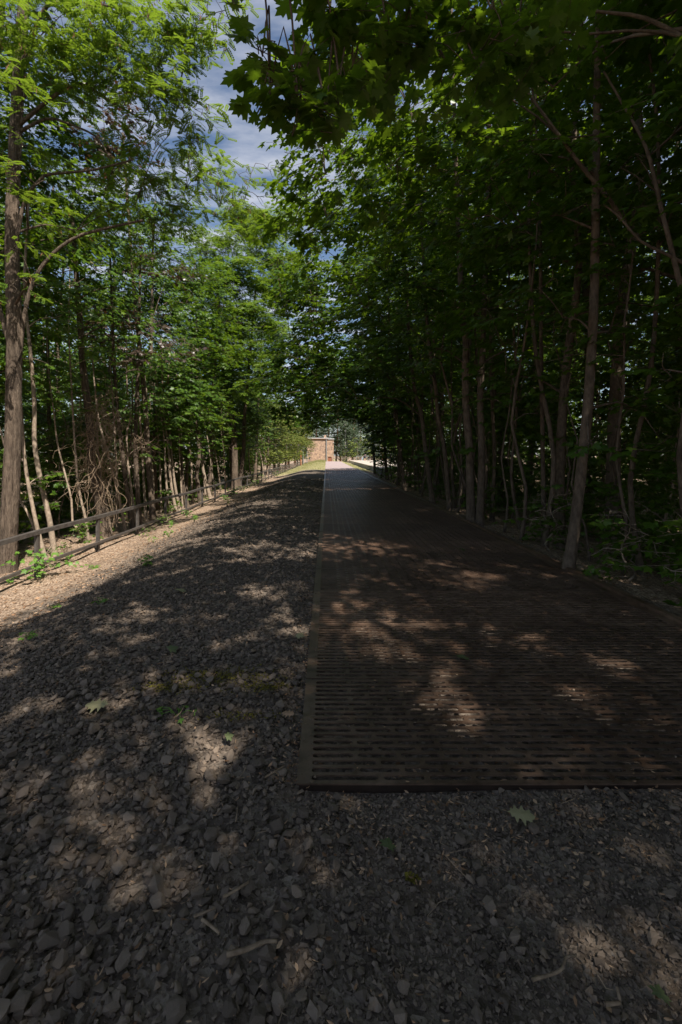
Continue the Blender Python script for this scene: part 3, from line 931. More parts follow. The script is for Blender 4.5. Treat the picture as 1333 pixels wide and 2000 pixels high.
# the tree the camera stands under: big leaves hang into the top of the picture
HIGH = [(np.array(p), r) for p, r in (((1.1, 0.4, 8.6), 1.0), ((2.3, 2.2, 9.0), 1.1), ((0.9, 2.6, 8.8), 0.9), ((2.6, 4.4, 9.8), 1.2), ((1.3, 5.4, 9.4), 1.0), ((3.0, 6.6, 10.4), 1.2), ((0.7, -1.2, 8.4), 1.0), ((2.4, -0.6, 9.4), 1.1), ((1.6, 7.8, 10.6), 0.9), ((0.5, 1.4, 7.4), 0.6), ((1.7, -0.7, 8.8), 0.9), ((1.3, 1.3, 9.6), 0.9), ((2.0, 0.9, 10.2), 1.0), ((0.5, -0.5, 9.2), 0.8), ((1.6, -2.4, 9.4), 1.0), ((0.7, 3.6, 8.2), 0.7), ((2.9, 1.4, 8.6), 0.8))]  # leaf clumps above the view, placed to shade the gravel
t = make_tree('maple_tree', [(4.15, 1.2, -0.3), (4.1, 1.3, 2.0), (3.9, 1.5, 5.0), (3.6, 1.6, 8.0), (3.2, 1.8, 10.5)], 0.13, 0.05, clumps=
              C([(455, -47, 2.9, 0.17), (510, -72, 2.9, 0.2), (565, -62, 2.9, 0.22), (650, -40, 3.0, 0.3), (720, -10, 3.1, 0.42), (800, 20, 3.2, 0.42), (880, 0, 3.3, 0.45), (960, 20, 3.3, 0.45), (1050, -30, 3.4, 0.5),
                 (528, 185, 3.0, 0.138), (513, 110, 3.0, 0.092), (578, 150, 3.0, 0.156), (583, 205, 3.0, 0.184), (638, 225, 3.1, 0.184), (663, 160, 3.1, 0.23), (690, 130, 3.3, 0.34), (760, 100, 3.4, 0.36), (700, 60, 3.3, 0.32), (840, 110, 3.5, 0.4), (930, 120, 3.6, 0.4), (1010, 90, 3.6, 0.4),
                 (640, 60, 3.2, 0.25)]),
              size=0.125, dens=270, nleaf=8, twig=0.3, template=MAPLE_HI, rng=rg(11), min_attach=0.35, limb_r=0.2)
tag(t, 'maple arching over the camera, its large dark leaves hanging across the top of the picture', 'tree', G_R)

t = make_tree('maple_tree', plant([(3.72, 4.25, -0.1), (3.8, 4.3, 1.5), (3.6, 4.2, 4.0), (3.2, 3.9, 7.0), (2.6, 3.4, 10.5)], 0.07), 0.06, 0.03, HIGH, size=0.14, dens=95, nleaf=9, twig=0.45, template=MAPLE_LO, rng=rg(22), min_attach=0.6)
tag(t, 'unseen slender maple beyond the near right edge, its high crown added to shade the gravel', 'tree', G_R)
rh = np.random.default_rng(23)
roof = []  # flat crown out of view, shaped to shade the gravel; gaps leave sun pools
for gx in np.arange(0.35, 5.6, 0.62):
    for gy in np.arange(-5.6, 1.6, 0.62):
        if gx > 3.6 and gy > -2.9: continue
        x, y = gx + rh.uniform(-.2, .2), gy + rh.uniform(-.2, .2)
        if any((x - a) ** 2 + (y - b) ** 2 < c * c for a, b, c in ((2.5, -3.1, .42), (2.6, -2.2, .36), (2.1, -2.65, .30), (3.4, -1.2, .45), (1.2, -0.4, .4))) or rh.uniform() < 0.06: continue
        roof.append((np.array([x, y, 8.5 + rh.uniform(-.5, .7)]), np.array([.46, .46, .34])))
for gx in np.arange(0.9, 6.9, 0.6):
    for gy in np.arange(-6.3, -2.2, 0.6):
        x, y = gx + rh.uniform(-.15, .15), gy + rh.uniform(-.15, .15)
        if any((x - a) ** 2 + (y - b) ** 2 < c * c for a, b, c in ((3.1, -4.05, .42), (3.2, -3.25, .36), (2.75, -3.6, .3), (4.75, -4.8, .3))): continue
        roof.append((np.array([x, y, 10.0 + rh.uniform(-.3, .5)]), np.array([.46, .46, .34])))
t = make_tree('maple_tree', plant([(2.75, -3.4, -0.1), (2.7, -3.3, 1.5), (2.5, -3.0, 4.0), (2.4, -2.8, 7.0), (2.3, -2.7, 10.6)], 0.07), 0.13, 0.05, roof, size=0.145, dens=230, nleaf=9, twig=0.36, template=MAPLE_LO, rng=rg(24), min_attach=0.55, twigs=False)
tag(t, 'unseen maple behind the camera, its flat crown shaped to shade the gravel', 'tree', 'maples shading the camera')
# maple with long crossing limbs high at the right
t = make_tree('maple_tree', plant(pxl([(1420, 1230), (1415, 900), (1405, 500), (1390, 150), (1360, -200)], 4.9)), 0.12, 0.06,
              C([(1290, 60, 6.2, .7), (1180, 120, 6.4, .7), (1080, 170, 6.4, .7), (1000, 200, 6.4, .6), (1240, 300, 6.4, .7), (1300, 420, 6.2, .6), (1130, 330, 6.6, .6), (1310, 600, 5.4, .4), (1290, 720, 5.2, .35)]),
              size=0.13, dens=95, nleaf=9, twig=0.4, template=MAPLE_HI, rng=rg(12),
              extra_limbs=[(pxl([(1395, 110), (1333, 72), (1262, 36), (1200, 26), (1120, 22), (1037, 42)], 4.9, 5.2), 0.028, 0.010),
                           (pxl([(1360, 80), (1300, 64), (1225, 60), (1150, 66), (1030, 54)], 4.9, 5.2), 0.020, 0.008),
                           (pxl([(1330, 560), (1312, 487), (1287, 387), (1270, 312), (1250, 262), (1212, 195), (1180, 140)], 5.6, 5.9), 0.032, 0.012),
                           (pxl([(1345, 520), (1300, 495), (1250, 470), (1212, 425), (1180, 400)], 5.6, 5.8), 0.022, 0.01)])
tag(t, 'maple at the frame edge whose long bare limbs cross in front of the canopy', 'tree', G_R)

DR = 1.9      # overall leaf density of the traced maples
t = make_tree('maple_tree', plant(pxl([(1108, 1115), (1124, 1020), (1138, 900), (1148, 800), (1155, 700), (1160, 600), (1163, 480), (1165, 300), (1168, 60), (1172, -260)], 6.4)), 0.078, 0.03,
              C([(700, 210, 5.2, .6), (800, 210, 5.4, .7), (900, 230, 5.5, .7), (591, 280, 6.2, .42), (581, 360, 6.6, .42), (571, 440, 7.0, .45), (636, 340, 6.2, .6), (641, 430, 7, .6), (750, 430, 7, .65), (840, 440, 7, .65), (760, 330, 6.2, .7), (850, 330, 6.2, .7), (950, 330, 6.4, .7), (1040, 300, 6.4, .7),
                 (1090, 420, 6.4, .7), (1200, 480, 6.4, .6), (1000, 450, 6.6, .6), (920, 430, 6.8, .6), (1150, 870, 6.0, .2), (1100, 620, 6.6, .5), (1220, 650, 6.6, .5), (1050, 560, 6.6, .5), (980, 60, 6.4, .8), (850, 60, 6.4, .8), (720, 90, 6.0, .7), (626, 160, 5.8, .5), (1240, 800, 6.8, .4), (1290, 860, 6.6, .4)]),
              size=0.13, dens=105 * DR, nleaf=10, twig=0.4, face=(-0.45, -0.2, 0), rng=rg(13), seg=14, rough=0.03,
              extra_limbs=[(pxl([(1215, 430), (1190, 387), (1150, 342), (1105, 282), (1087, 257), (1050, 207), (1000, 140), (950, 80)], 6.0, 5.6), 0.03, 0.012),
                           (pxl([(1092, 265), (1050, 228), (1000, 195), (950, 160)], 5.9, 5.6), 0.016, 0.007),
                           (pxl([(1182, 260), (1135, 267), (1000, 276), (920, 276)], 6.2, 5.9), 0.014, 0.006)])
tag(t, 'pale-barked maple with a leaning trunk at the near right edge of the grating', 'tree', G_R)

t = make_tree('maple_tree', plant(pxl([(921, 1021), (919, 950), (917, 870), (911, 802), (909, 712), (911, 667), (905, 627), (900, 540), (893, 380), (886, 160), (880, -60)], 11.0)), 0.105, 0.03,
              C([(548, 510, 9.3, .5), (551, 590, 9.5, .5), (606, 550, 9.5, .7), (616, 640, 10, .65), (616, 480, 9.3, .65), (710, 600, 10, .8), (780, 540, 10, .8), (720, 500, 9.5, .8), (700, 680, 10, .6), (566, 660, 10, .5),
                 (596, 390, 9.5, .7), (700, 400, 10, .9), (790, 420, 10.5, 1.), (616, 280, 10.5, .8), (700, 150, 10.5, 1.1), (616, 130, 10, .6), (800, 560, 10.5, .9), (880, 450, 11, 1.), (900, 320, 11, 1.1), (820, 250, 11, 1.1), (760, 640, 10.5, .7), (960, 560, 11, .8), (840, 680, 10.6, .6)]),
              size=0.135, dens=78 * DR, nleaf=10, twig=0.45, face=(-0.45, -0.2, 0), rng=rg(14), seg=12, rough=0.02)
tag(t, 'straight maple trunk standing close beside a darker twin halfway along the grating', 'tree', G_R)

t = make_tree('maple_tree', plant(pxl([(937, 1028), (940, 950), (941, 870), (938, 780), (943, 690), (945, 622), (950, 480), (955, 300), (960, 80), (965, -80)], 10.9)), 0.092, 0.03,
              C([(960, 640, 10.9, .7), (1020, 520, 11, .9), (1080, 400, 11, 1.0), (1000, 300, 11, 1.1), (940, 150, 11, 1.2), (1060, 150, 11, 1.2), (880, 600, 10.6, .7), (1040, 680, 11, .7), (960, 730, 10.6, .4), (1000, 800, 10.6, .5), (1080, 760, 11, .6)]),
              size=0.13, dens=80 * DR, nleaf=10, twig=0.45, face=(-0.45, -0.2, 0), rng=rg(15), seg=12)
tag(t, 'dark straight maple trunk just behind the pair mate at the edge of the grating', 'tree', G_R)

t = make_tree('maple_tree', plant(pxl([(846, 984), (833, 892), (824, 814), (812, 769), (806, 724), (798, 640), (790, 500), (780, 300)], 15.6)), 0.085, 0.03,
              C([(536, 650, 14.3, .7), (538, 730, 14.8, .7), (586, 700, 15, .85), (646, 740, 15, .85), (740, 700, 15, 1.), (596, 765, 15, .6), (700, 640, 15, 1.), (780, 640, 15, 1.), (616, 610, 15, .9), (720, 540, 15, 1.2), (596, 520, 15, 1.0), (700, 420, 15.5, 1.3),
                 (780, 460, 16, 1.4), (720, 300, 16, 1.4), (760, 740, 15, .8), (596, 420, 15, 1.0), (700, 780, 15, .5)]),
              size=0.14, dens=98 * DR, nleaf=10, twig=0.5, template=MAPLE_LO, face=(-0.45, -0.2, 0), rng=rg(16))
tag(t, 'slim maple leaning towards the path with a bare curved stem', 'tree', G_R)

t = make_tree('maple_tree', plant(pxl([(879, 1002), (869, 881), (862, 847), (855, 802), (851, 757), (842, 697), (832, 600), (825, 450), (820, 250)], 13.6)), 0.075, 0.03,
              C([(840, 620, 13.6, .9), (800, 560, 13.6, 1.), (870, 520, 13.6, 1.), (780, 480, 13.6, 1.1), (850, 380, 13.6, 1.2), (900, 680, 13.6, .8), (790, 300, 13.6, 1.3), (820, 720, 13, .7), (900, 780, 13.4, .5)]),
              size=0.135, dens=66 * DR, nleaf=10, twig=0.5, template=MAPLE_LO, face=(-0.45, -0.2, 0), rng=rg(17),
              extra_limbs=[(pxl([(884, 798), (873, 753), (862, 708), (848, 667), (833, 627)], 13.0), 0.035, 0.015)])
tag(t, 'maple with a kinked grey stem between the leaning maple and the trunk pair', 'tree', G_R)

t = make_tree('maple_tree', plant(pxl([(791, 957), (783, 892), (776, 825), (770, 760), (764, 680), (758, 560), (752, 440)], 21.5)), 0.10, 0.03,
              C([(541, 790, 19.5, .75), (576, 805, 20, .8), (616, 810, 20, .7), (690, 800, 21, .9), (735, 790, 21, 1.1), (591, 745, 20.5, 1.1), (656, 740, 21, 1.2), (524, 745, 19.5, .8), (556, 690, 20, 1.1), (626, 680, 21, 1.4), (720, 700, 21, 1.4), (740, 620, 22, 1.6), (616, 600, 21, 1.4), (576, 560, 20, 1.3), (700, 540, 22, 1.7), (755, 840, 21, .8)]),
              size=0.15, dens=95 * DR, nleaf=10, twig=0.55, face=(-0.45, -0.2, 0), rng=rg(18), template=MAPLE_FAR)
tag(t, 'dark maple trunk far along the grating under a low hanging canopy', 'tree', G_R)

t = make_tree('maple_tree', plant(pxl([(757, 940), (752, 880), (748, 800), (742, 720), (738, 640)], 31.0)), 0.12, 0.04,
              C([(560, 808, 29, .9), (598, 824, 29, .9), (632, 815, 29.5, .8), (668, 796, 30, .9), (704, 806, 30, 1.0), (738, 822, 31, 1.3), (660, 760, 31, 1.5), (745, 872, 31, 1.0), (600, 775, 30, 1.3), (720, 760, 31, 1.8), (570, 740, 30, 1.4), (640, 715, 31, 1.9), (730, 700, 31, 2.0)]),
              size=0.17, dens=78 * DR, nleaf=10, twig=0.6, face=(-0.45, -0.2, 0), rng=rg(19), template=MAPLE_FAR)
tag(t, 'maple near the far end of the shade whose boughs hang low over the path', 'tree', G_R)

t = make_tree('maple_tree', plant(pxl([(733, 924), (730, 870), (727, 800), (722, 740)], 41.0)), 0.13, 0.05,
              C([(600, 822, 41, 1.2), (634, 812, 41, 1.2), (672, 795, 41, 1.2), (712, 815, 41, 1.2), (738, 855, 41, 1.3), (750, 895, 41, 1.0), (620, 785, 41, 1.8), (690, 770, 41, 1.8), (745, 810, 41, 2.0)]),
              size=0.19, dens=50 * DR, nleaf=10, twig=0.7, face=(-0.45, -0.2, 0), rng=rg(20), template=MAPLE_FAR)
tag(t, 'last maple on the walkway side before the sunlit paving', 'tree', G_R)

# ---- prototypes for the deeper rows
def proto_maple(name, seed, H, rad, trunk_r, nclump, bias, low=0.25, r=1.15, dens=46, size=0.145, template=MAPLE_LO, kind='maple', bark=None, leafmat=None, z_off=0.0, nleaf=10, twigs=True):
    rng = np.random.default_rng(seed)
    lean = rng.uniform(-0.05, 0.05, 2)
    T = [(0, 0, 0)] + [(lean[0] * H * t + rng.normal(0, 0.08), lean[1] * H * t + rng.normal(0, 0.08), H * t) for t in (0.15, 0.32, 0.5, 0.68, 0.85, 1.0)]
    cl = []
    for i in range(nclump):
        t = low + (1.02 - low) * (i + rng.uniform(0, 1)) / nclump
        prof = rad * (1.0 - 0.55 * abs(t - 0.62) / 0.5)
        a = rng.uniform(0, 2 * PI); q = prof * math.sqrt(rng.uniform(0.1, 1))
        rr_ = r * rng.uniform(0.75, 1.2)
        cl.append((np.array([lean[0] * H * t + q * math.cos(a) + bias[0] * t, lean[1] * H * t + q * math.sin(a) + bias[1] * t, H * t]), rr_))
    return make_tree(name, T, trunk_r, trunk_r * 0.3, cl, kind=kind, size=size, dens=dens, nleaf=nleaf, twig=0.5, template=template, rng=rng, bark=bark, leafmat=leafmat, twigs=twigs, step=0.5, face=(-0.55, 0, 0))


protos = [proto_maple('maple_tree', 101, 13.5, 2.5, 0.12, 24, (-0.3, 0), 0.2, 1.2, 92), proto_maple('maple_tree', 102, 12.0, 2.2, 0.09, 22, (-0.3, 0), 0.16, 1.15, 92),
          proto_maple('maple_tree', 103, 14.5, 2.7, 0.15, 26, (-0.3, 0), 0.24, 1.25, 88)]
shrubs = [proto_maple('hazel_shrub', 171, 4.6, 1.5, 0.045, 18, (0, 0), 0.10, 0.85, 120, 0.135, bark=M_BARK_S), proto_maple('hazel_shrub', 172, 3.6, 1.4, 0.04, 16, (0, 0), 0.08, 0.8, 120, 0.125, bark=M_BARK_S)]
sapl = [proto_maple('maple_sapling', 111, 6.0, 0.9, 0.03, 7, (0, 0), 0.3, 0.55, 70, 0.13, MAPLE_LO, bark=M_BARK_M), proto_maple('maple_sapling', 112, 4.6, 0.7, 0.024, 6, (0, 0), 0.22, 0.5, 70, 0.12, MAPLE_LO, bark=M_BARK_M)]
used = {}


def put(lst, i, loc, rz, sc, label, cat, group, lean=(0, 0)):
    root = lst[i % len(lst)]
    if root.name not in used:
        used[root.name] = 1
        root.location = tuple(float(v) for v in loc); root.rotation_euler = (lean[0], lean[1], rz); root.scale = (sc, sc, sc)
        o = root
    else: o = copy_tree(root, loc, rz, sc, lean)
    return tag(o, label, cat, group)


sparse = [proto_maple('maple_tree', 104, 12.5, 2.6, 0.12, 15, (-0.3, 0), 0.3, 0.95, 80, 0.15)]
rp = random.Random(21)
for i, (x, y, lab) in enumerate([(3.95, -1.6, 'maple just behind the camera beside the walkway line'), (5.6, -4.8, 'thin-crowned maple well behind the camera right of the path'), (4.6, 3.6, 'thin-crowned maple right beside the near end of the grating'), (-2.2, -6.5, 'maple behind the camera over the gravel slope')]):
    put(sparse, 0, (x, y, float(ground_z(x, y)) - 0.08), rp.uniform(0, 6.28), rp.uniform(0.95, 1.1), lab, 'tree', 'maples shading the camera')
for i, (x, y, lab) in enumerate([(7.4, -1.4, 'unseen dense maple beside the camera in the wood'), (7.8, -6.4, 'unseen dense maple far behind the camera in the wood'), (3.4, -8.2, 'unseen dense maple far behind the camera near the path'), (6.9, 1.6, 'unseen dense maple in the second rank level with the camera')]):
    put(protos, i, (x, y, float(ground_z(x, y)) - 0.08), rp.uniform(-0.7, 0.7), rp.uniform(0.95, 1.15), lab, 'tree', 'maples shading the camera')  # dense maples out of view, put in to darken the right foreground
# near row on the walkway side fills the spaces between the traced trunks
near_row = [(4.4, 8.6), (4.0, 25.5), (4.6, 28.8), (6.4, 35.0), (6.8, 40.0)]
rows = [('close behind the walkway edge', near_row),
        ('in the second rank right of the walkway', [(6.6, 4.2), (6.1, 7.4), (6.8, 10.8), (6.7, 17.6), (6.8, 27.0), (6.3, 32.0), (6.6, 37.5)]),
        ('in the third rank right of the walkway', [(9.2, 2.5), (9.0, 6.6), (9.6, 11.0), (9.0, 16.0), (9.5, 21.5), (9.1, 27.5), (9.4, 34.0)]),
        ('in the fourth rank right of the walkway', [(12.4, 5.0), (12.0, 10.5), (12.8, 17.0), (12.2, 24.5), (12.6, 33.0)]),
        ('in the fifth rank right of the walkway', [(16.5, 6.0), (16.0, 12.0), (17.0, 19.0), (16.4, 27.0), (17.5, 35.0)]),
        ('in the rearmost rank right of the walkway', [(22.0, 8.0), (23.0, 15.0), (22.5, 23.0), (24.0, 32.0), (30.0, 14.0), (30.0, 24.0), (31.0, 36.0), (9.5, 42.0), (15.0, 43.0), (21.0, 42.0)])]
for rn, (where, spots) in enumerate(rows):
    for i, (x, y) in enumerate(spots):
        put(sparse if (x, y) in ((4.4, 8.6), (6.1, 7.4), (6.8, 10.8)) else protos, i + rn, (x, y, float(ground_z(x, y)) - 0.08), rp.uniform(-0.7, 0.7), rp.uniform(0.86, 1.12) * (1.0 if rn == 0 else 1.28), f'{ORD[i]} maple {where}, counted from the near end', 'tree', 'maples in the wood right of the walkway')
LOWR = [(5.7, 7.6), (6.1, 11.5), (5.6, 15.5), (5.9, 20.0), (5.7, 25.0), (5.8, 30.0), (5.6, 4.6)]
for i, (x, y) in enumerate(LOWR):
    put(shrubs, i, (x, y, float(ground_z(x, y)) - 0.05), rp.uniform(0, 6.28), rp.uniform(0.6, 0.8), f'{ORD[i]} low dense shrub between the walkway and the right-hand wood, counted from the near end', 'shrub', 'low shrubs beside the walkway')
for i, (x, y) in enumerate([(7.6, 5.6), (8.4, 9.4), (7.8, 13.0), (8.2, 17.0), (7.9, 21.5), (8.0, 26.0), (7.7, 31.0), (11.0, 7.6), (10.8, 13.8), (11.2, 20.0), (10.9, 27.0), (14.4, 9.5), (14.2, 18.0), (14.8, 28.0), (19.5, 11.0), (19.5, 20.0), (19.8, 30.0), (27.0, 14.0), (27.0, 24.0), (28.0, 38.0), (7.6, 37.0), (11.0, 35.0), (7.0, 42.0), (10.5, 43.0)]):
    put(shrubs, i, (x, y, float(ground_z(x, y)) - 0.05), rp.uniform(0, 6.28), rp.uniform(0.8, 1.25), f'{ORD[i]} dense shrub in the shade of the right-hand wood, listed rank by rank', 'shrub', 'shrubs in the wood right of the walkway')
rs = random.Random(31)
stems = [(4.3, 6.6), (4.4, 7.6), (3.8, 8.9), (4.9, 9.5), (3.9, 10.0), (4.2, 12.2), (5.2, 12.8), (3.9, 14.4), (4.7, 15.5), (4.0, 17.0), (5.0, 18.4), (4.1, 19.9), (4.5, 21.6), (3.9, 23.4), (5.6, 6.0), (5.4, 8.2), (4.0, 27.2), (4.1, 30.5), (4.0, 33.2), (3.7, 11.4), (3.8, 13.2), (3.75, 18.0)]
poles = [proto_maple('maple_pole', 181, 11.0, 1.0, 0.05, 7, (0, 0), 0.45, 0.8, 75, 0.14)]
rq = random.Random(55)
for i in range(24):
    y = 4.6 + 1.25 * i + rq.uniform(-0.4, 0.4); x = 4.0 + 2.8 * rq.random() ** 1.3
    put(poles, 0, (x, y, float(ground_z(x, y)) - 0.06), rq.uniform(0, 6.28), rq.uniform(0.75, 1.15), f'{ORD[i]} thin dark pole-like trunk among the right-hand trees, counted from the near end', 'tree', 'pole-thin trunks right of the walkway', (rq.uniform(-0.06, 0.06), rq.uniform(-0.1, 0.06)))
for i, (x, y) in enumerate(stems):
    put(sapl, i, (x, y, float(ground_z(x, y)) - 0.05), rs.uniform(0, 6.28), rs.uniform(0.85, 1.35), f'{ORD[i]} thin maple sapling among the right-hand trunks, counted from the near end', 'sapling', 'saplings right of the walkway', (rs.uniform(-0.08, 0.08), rs.uniform(-0.12, 0.1)))

# ---- left side: traced trunks behind the fence
G_L = 'trees behind the fence'
big = plant(pxl([(12, 1134), (17, 1040), (22, 950), (26, 850), (27, 760), (28, 680), (27, 600), (24, 500), (25, 400), (30, 280), (38, 140), (48, -20), (56, -200)], 9.0))
t = make_tree('locust_tree', big, 0.165, 0.085,
              C([(60, 90, 8.6, .8), (120, 30, 8.6, .9), (190, 60, 8.4, .9), (260, 40, 8.4, .9), (330, 50, 8.2, .8), (390, 40, 8.2, .7), (440, 20, 8.0, .5), (240, 130, 8.6, .8), (310, 130, 8.4, .8), (350, 190, 8.4, .7), (385, 215, 8.4, .4), (290, 210, 8.6, .7),
                 (330, 265, 8.8, .6), (160, 170, 9.0, .7), (20, 30, 8, .8), (15, 160, 7.6, .5), (18, 330, 7.8, .5), (25, 480, 7.8, .4), (60, 540, 8.2, .35), (240, 320, 9.6, .8), (310, 340, 9.8, .8), (380, 330, 10, .7), (200, 400, 9.6, .7), (280, 420, 9.8, .7), (350, 410, 10, .7),
                 (420, 330, 10.4, .6), (470, 345, 10.6, .55), (430, 400, 10.4, .6), (505, 385, 10.8, .5), (300, 480, 10, .5), (150, 450, 9.4, .5), (530, 335, 11.4, .4), (525, 430, 11.4, .45), (470, 430, 11, .5), (395, 310, 10.4, .4), (40, 220, 7.8, .45), (30, 60, 7.8, .5), (70, 360, 8.2, .4), (20, 560, 8.0, .4), (110, 130, 8.4, .6), (90, 300, 9.4, .5)]),
              kind='locust', size=0.215, dens=135, nleaf=9, twig=0.5, face=(0.1, -0.1, 0), rng=rg(41), seg=22, rough=0.045, step=0.07, bark=M_BARK_L, limb_r=0.2, pod_frac=0.6, min_attach=0.3,
              extra_limbs=[(pxl([(33, 760), (42, 660), (58, 570), (90, 510), (140, 468), (190, 450), (280, 430)], 9.0, 9.2), 0.055, 0.022),
                           (pxl([(30, 250), (60, 225), (110, 185), (160, 165), (220, 200), (290, 240)], 9.0, 8.8), 0.045, 0.015),
                           (pxl([(30, 262), (90, 232), (130, 240), (190, 268), (215, 310)], 9.0, 8.8), 0.035, 0.012),
                           (pxl([(32, 470), (50, 390), (80, 350), (100, 340), (180, 332), (260, 312)], 9.0, 9.0), 0.04, 0.015),
                           (pxl([(40, 150), (80, 30), (110, 6), (180, 8), (260, 20)], 9.0, 8.6), 0.05, 0.018),
                           (pxl([(28, 700), (10, 640), (-10, 560), (-20, 470)], 9.0), 0.05, 0.03),
                           (pxl([(16, 900), (4, 850), (-12, 800)], 9.0), 0.022, 0.012)])
tag(t, 'big furrowed locust at the near end of the fence with feathery leaves and brown pods', 'tree', G_L)


def left_stem(pts, D, wpx, clumps, seed, label, kind='maple', bark=None, name='maple_tree', leafmat=None, dens=75, size=0.13, template=None, top=None, twig=0.42, **kw):
    if template is None and kind == 'maple': template = MAPLE_LO
    D0 = D
    D = max(D, 6.1 * FPX / (VX - pts[0][0]))          # keep every foot behind the fence
    q = D / D0
    clumps = [(x, y, d_ * q, r * q ** 0.8) for (x, y, d_, r) in clumps]
    P = plant(pxl(pts, D))
    if top is not None: P = np.vstack([P, P[-1] + np.array([top[0], top[1], top[2]])])
    r0 = wpx * D / FPX / 2
    dens = dens * 2.0
    t = make_tree(name, P, r0, r0 * 0.35, C(clumps), kind=kind, rng=rg(seed), bark=bark or M_BARK_S, face=(0.6, -0.45, 0), dens=dens, size=size, template=template, leafmat=leafmat, twig=twig, **kw)
    return tag(t, label, 'sapling' if 'sapling' in name else 'tree', G_L)


left_stem([(108, 1092), (97, 1015), (83, 954), (72, 898), (67, 853), (68, 800), (63, 722), (55, 640), (48, 560)], 10.6, 11, [(60, 560, 10.6, .6), (110, 620, 10.8, .6), (20, 620, 11, .6), (90, 480, 11, .7), (140, 560, 11, .6), (40, 450, 11, .7)], 51,
          'smooth grey stem bowing beside the big locust', top=(0.1, 0, 2.0))
left_stem([(92, 1106), (72, 1026), (56, 947), (48, 891), (42, 800), (36, 700)], 9.9, 8.5, [(90, 935, 10.4, .25), (10, 700, 10.4, .5), (70, 700, 10.4, .4)], 52, 'slender stem leaning out from behind the big locust', name='maple_sapling', top=(-0.1, 0, 1.5))
left_stem([(78, 1062), (72, 1046), (54, 1000), (40, 977), (32, 940)], 10.3, 6.5, [(65, 960, 10.6, .2), (30, 880, 10.8, .3)], 53, 'short crooked stem at the foot of the big locust', name='maple_sapling', top=(-0.1, 0, 0.8))
left_stem([(164, 1069), (153, 1033), (142, 1020), (140, 977), (126, 920), (112, 862), (105, 800), (96, 734), (92, 660)], 12.0, 5, [(120, 930, 12.4, .3), (95, 640, 12, .6), (130, 700, 12.4, .5), (110, 980, 12.2, .22), (150, 640, 12, .6)], 54, 'thin wavy stem with a sharp kink near the ground by the fence', name='maple_sapling')
left_stem([(173, 1052), (168, 1015), (155, 959), (148, 891), (143, 812), (139, 734), (135, 640), (137, 520)], 12.4, 5.5, [(140, 560, 12.4, .6), (180, 600, 12.4, .6), (160, 520, 12.6, .6), (190, 520, 12, .5), (170, 680, 12.2, .5), (110, 590, 12.4, .5), (200, 700, 12.4, .5)], 55,
          'thin straight stem rising in front of the vine-wrapped trunk', name='maple_sapling')
left_stem([(206, 1053), (193, 970), (180, 902), (178, 846), (169, 767), (162, 711), (158, 640), (150, 540), (140, 400)], 12.8, 19, [(100, 420, 13, 1.1), (160, 380, 13, 1.1), (60, 330, 13, 1.2), (200, 480, 13, 1.0), (230, 560, 13, .9), (120, 300, 13.5, 1.2), (250, 640, 13, .7), (90, 520, 13.4, .9), (200, 300, 13.4, 1.1)], 56,
          'forked trunk wrapped in a tangle of dry vines', bark=M_BARK_L, seg=14, rough=0.04, dens=60)
left_stem([(218, 1040), (209, 992), (200, 943), (194, 900), (190, 850)], 13.0, 7, [(185, 800, 13, .4)], 57, 'short curved stem right beside the vine-wrapped trunk', name='maple_sapling', top=(0, 0, 1.0))
left_stem([(247, 1024), (232, 970), (216, 902), (202, 853), (193, 819), (186, 760)], 13.2, 6, [(230, 760, 13.4, .5), (190, 740, 13.4, .5), (250, 800, 13.6, .5)], 58, 'leaning stem crossing behind the vine tangle', name='maple_sapling', top=(-0.1, 0, 1.2))
left_stem([(261, 1031), (248, 952), (236, 856), (229, 784), (224, 724), (220, 620), (215, 480)], 13.8, 10, [(260, 600, 14, .9), (300, 640, 14, .8), (220, 560, 14, .9), (280, 720, 14, .7), (300, 780, 14, .6), (240, 470, 14, 1.0), (310, 550, 14, .8)], 59,
          'brown-grey trunk in the middle of the clump past the vine tangle', bark=M_BARK_L, dens=64)
left_stem([(268, 1036), (258, 964), (249, 892), (249, 839), (256, 815), (249, 760), (247, 680)], 13.5, 5, [(300, 880, 13.6, .4), (260, 700, 13.6, .5), (290, 820, 13.8, .4)], 60, 'thin stem with a zigzag bend halfway up', name='maple_sapling', top=(0, 0, 1.5))
left_stem([(273, 1020), (268, 940), (265, 868), (267, 796), (270, 736), (272, 640), (275, 500)], 14.2, 11, [(330, 700, 14.4, .8), (340, 600, 14.6, 1.0), (300, 470, 14.6, 1.0), (350, 780, 14.6, .7), (330, 860, 14.6, .5), (360, 520, 15, .9)], 61,
          'straight trunk carrying a ruff of dead twigs', bark=M_BARK_L, dens=60)
left_stem([(345, 994), (334, 940), (330, 880), (322, 820), (318, 748), (315, 660)], 16.0, 6, [(340, 820, 16, .7), (320, 720, 16, .8), (360, 660, 16, .8), (320, 700, 16, .6)], 62, 'slim stem with leafy sprays near the middle fence posts', name='maple_sapling')
left_stem([(352, 996), (341, 940), (335, 880), (330, 820), (328, 760)], 16.2, 6, [(370, 740, 16.4, .8), (360, 830, 16.4, .6), (390, 800, 16.4, .6)], 63, 'second slim stem close beside the leafy one near the middle fence posts', name='maple_sapling', top=(0.1, 0, 1.5))
left_stem([(367, 990), (357, 940), (354, 890), (352, 850)], 16.4, 9, [(380, 880, 16.6, .6), (350, 860, 16.6, .5)], 64, 'stubby rough-barked stem with leaves sprouting from its top', name='maple_sapling', top=(0, 0, 0.8), bark=M_BARK_L)
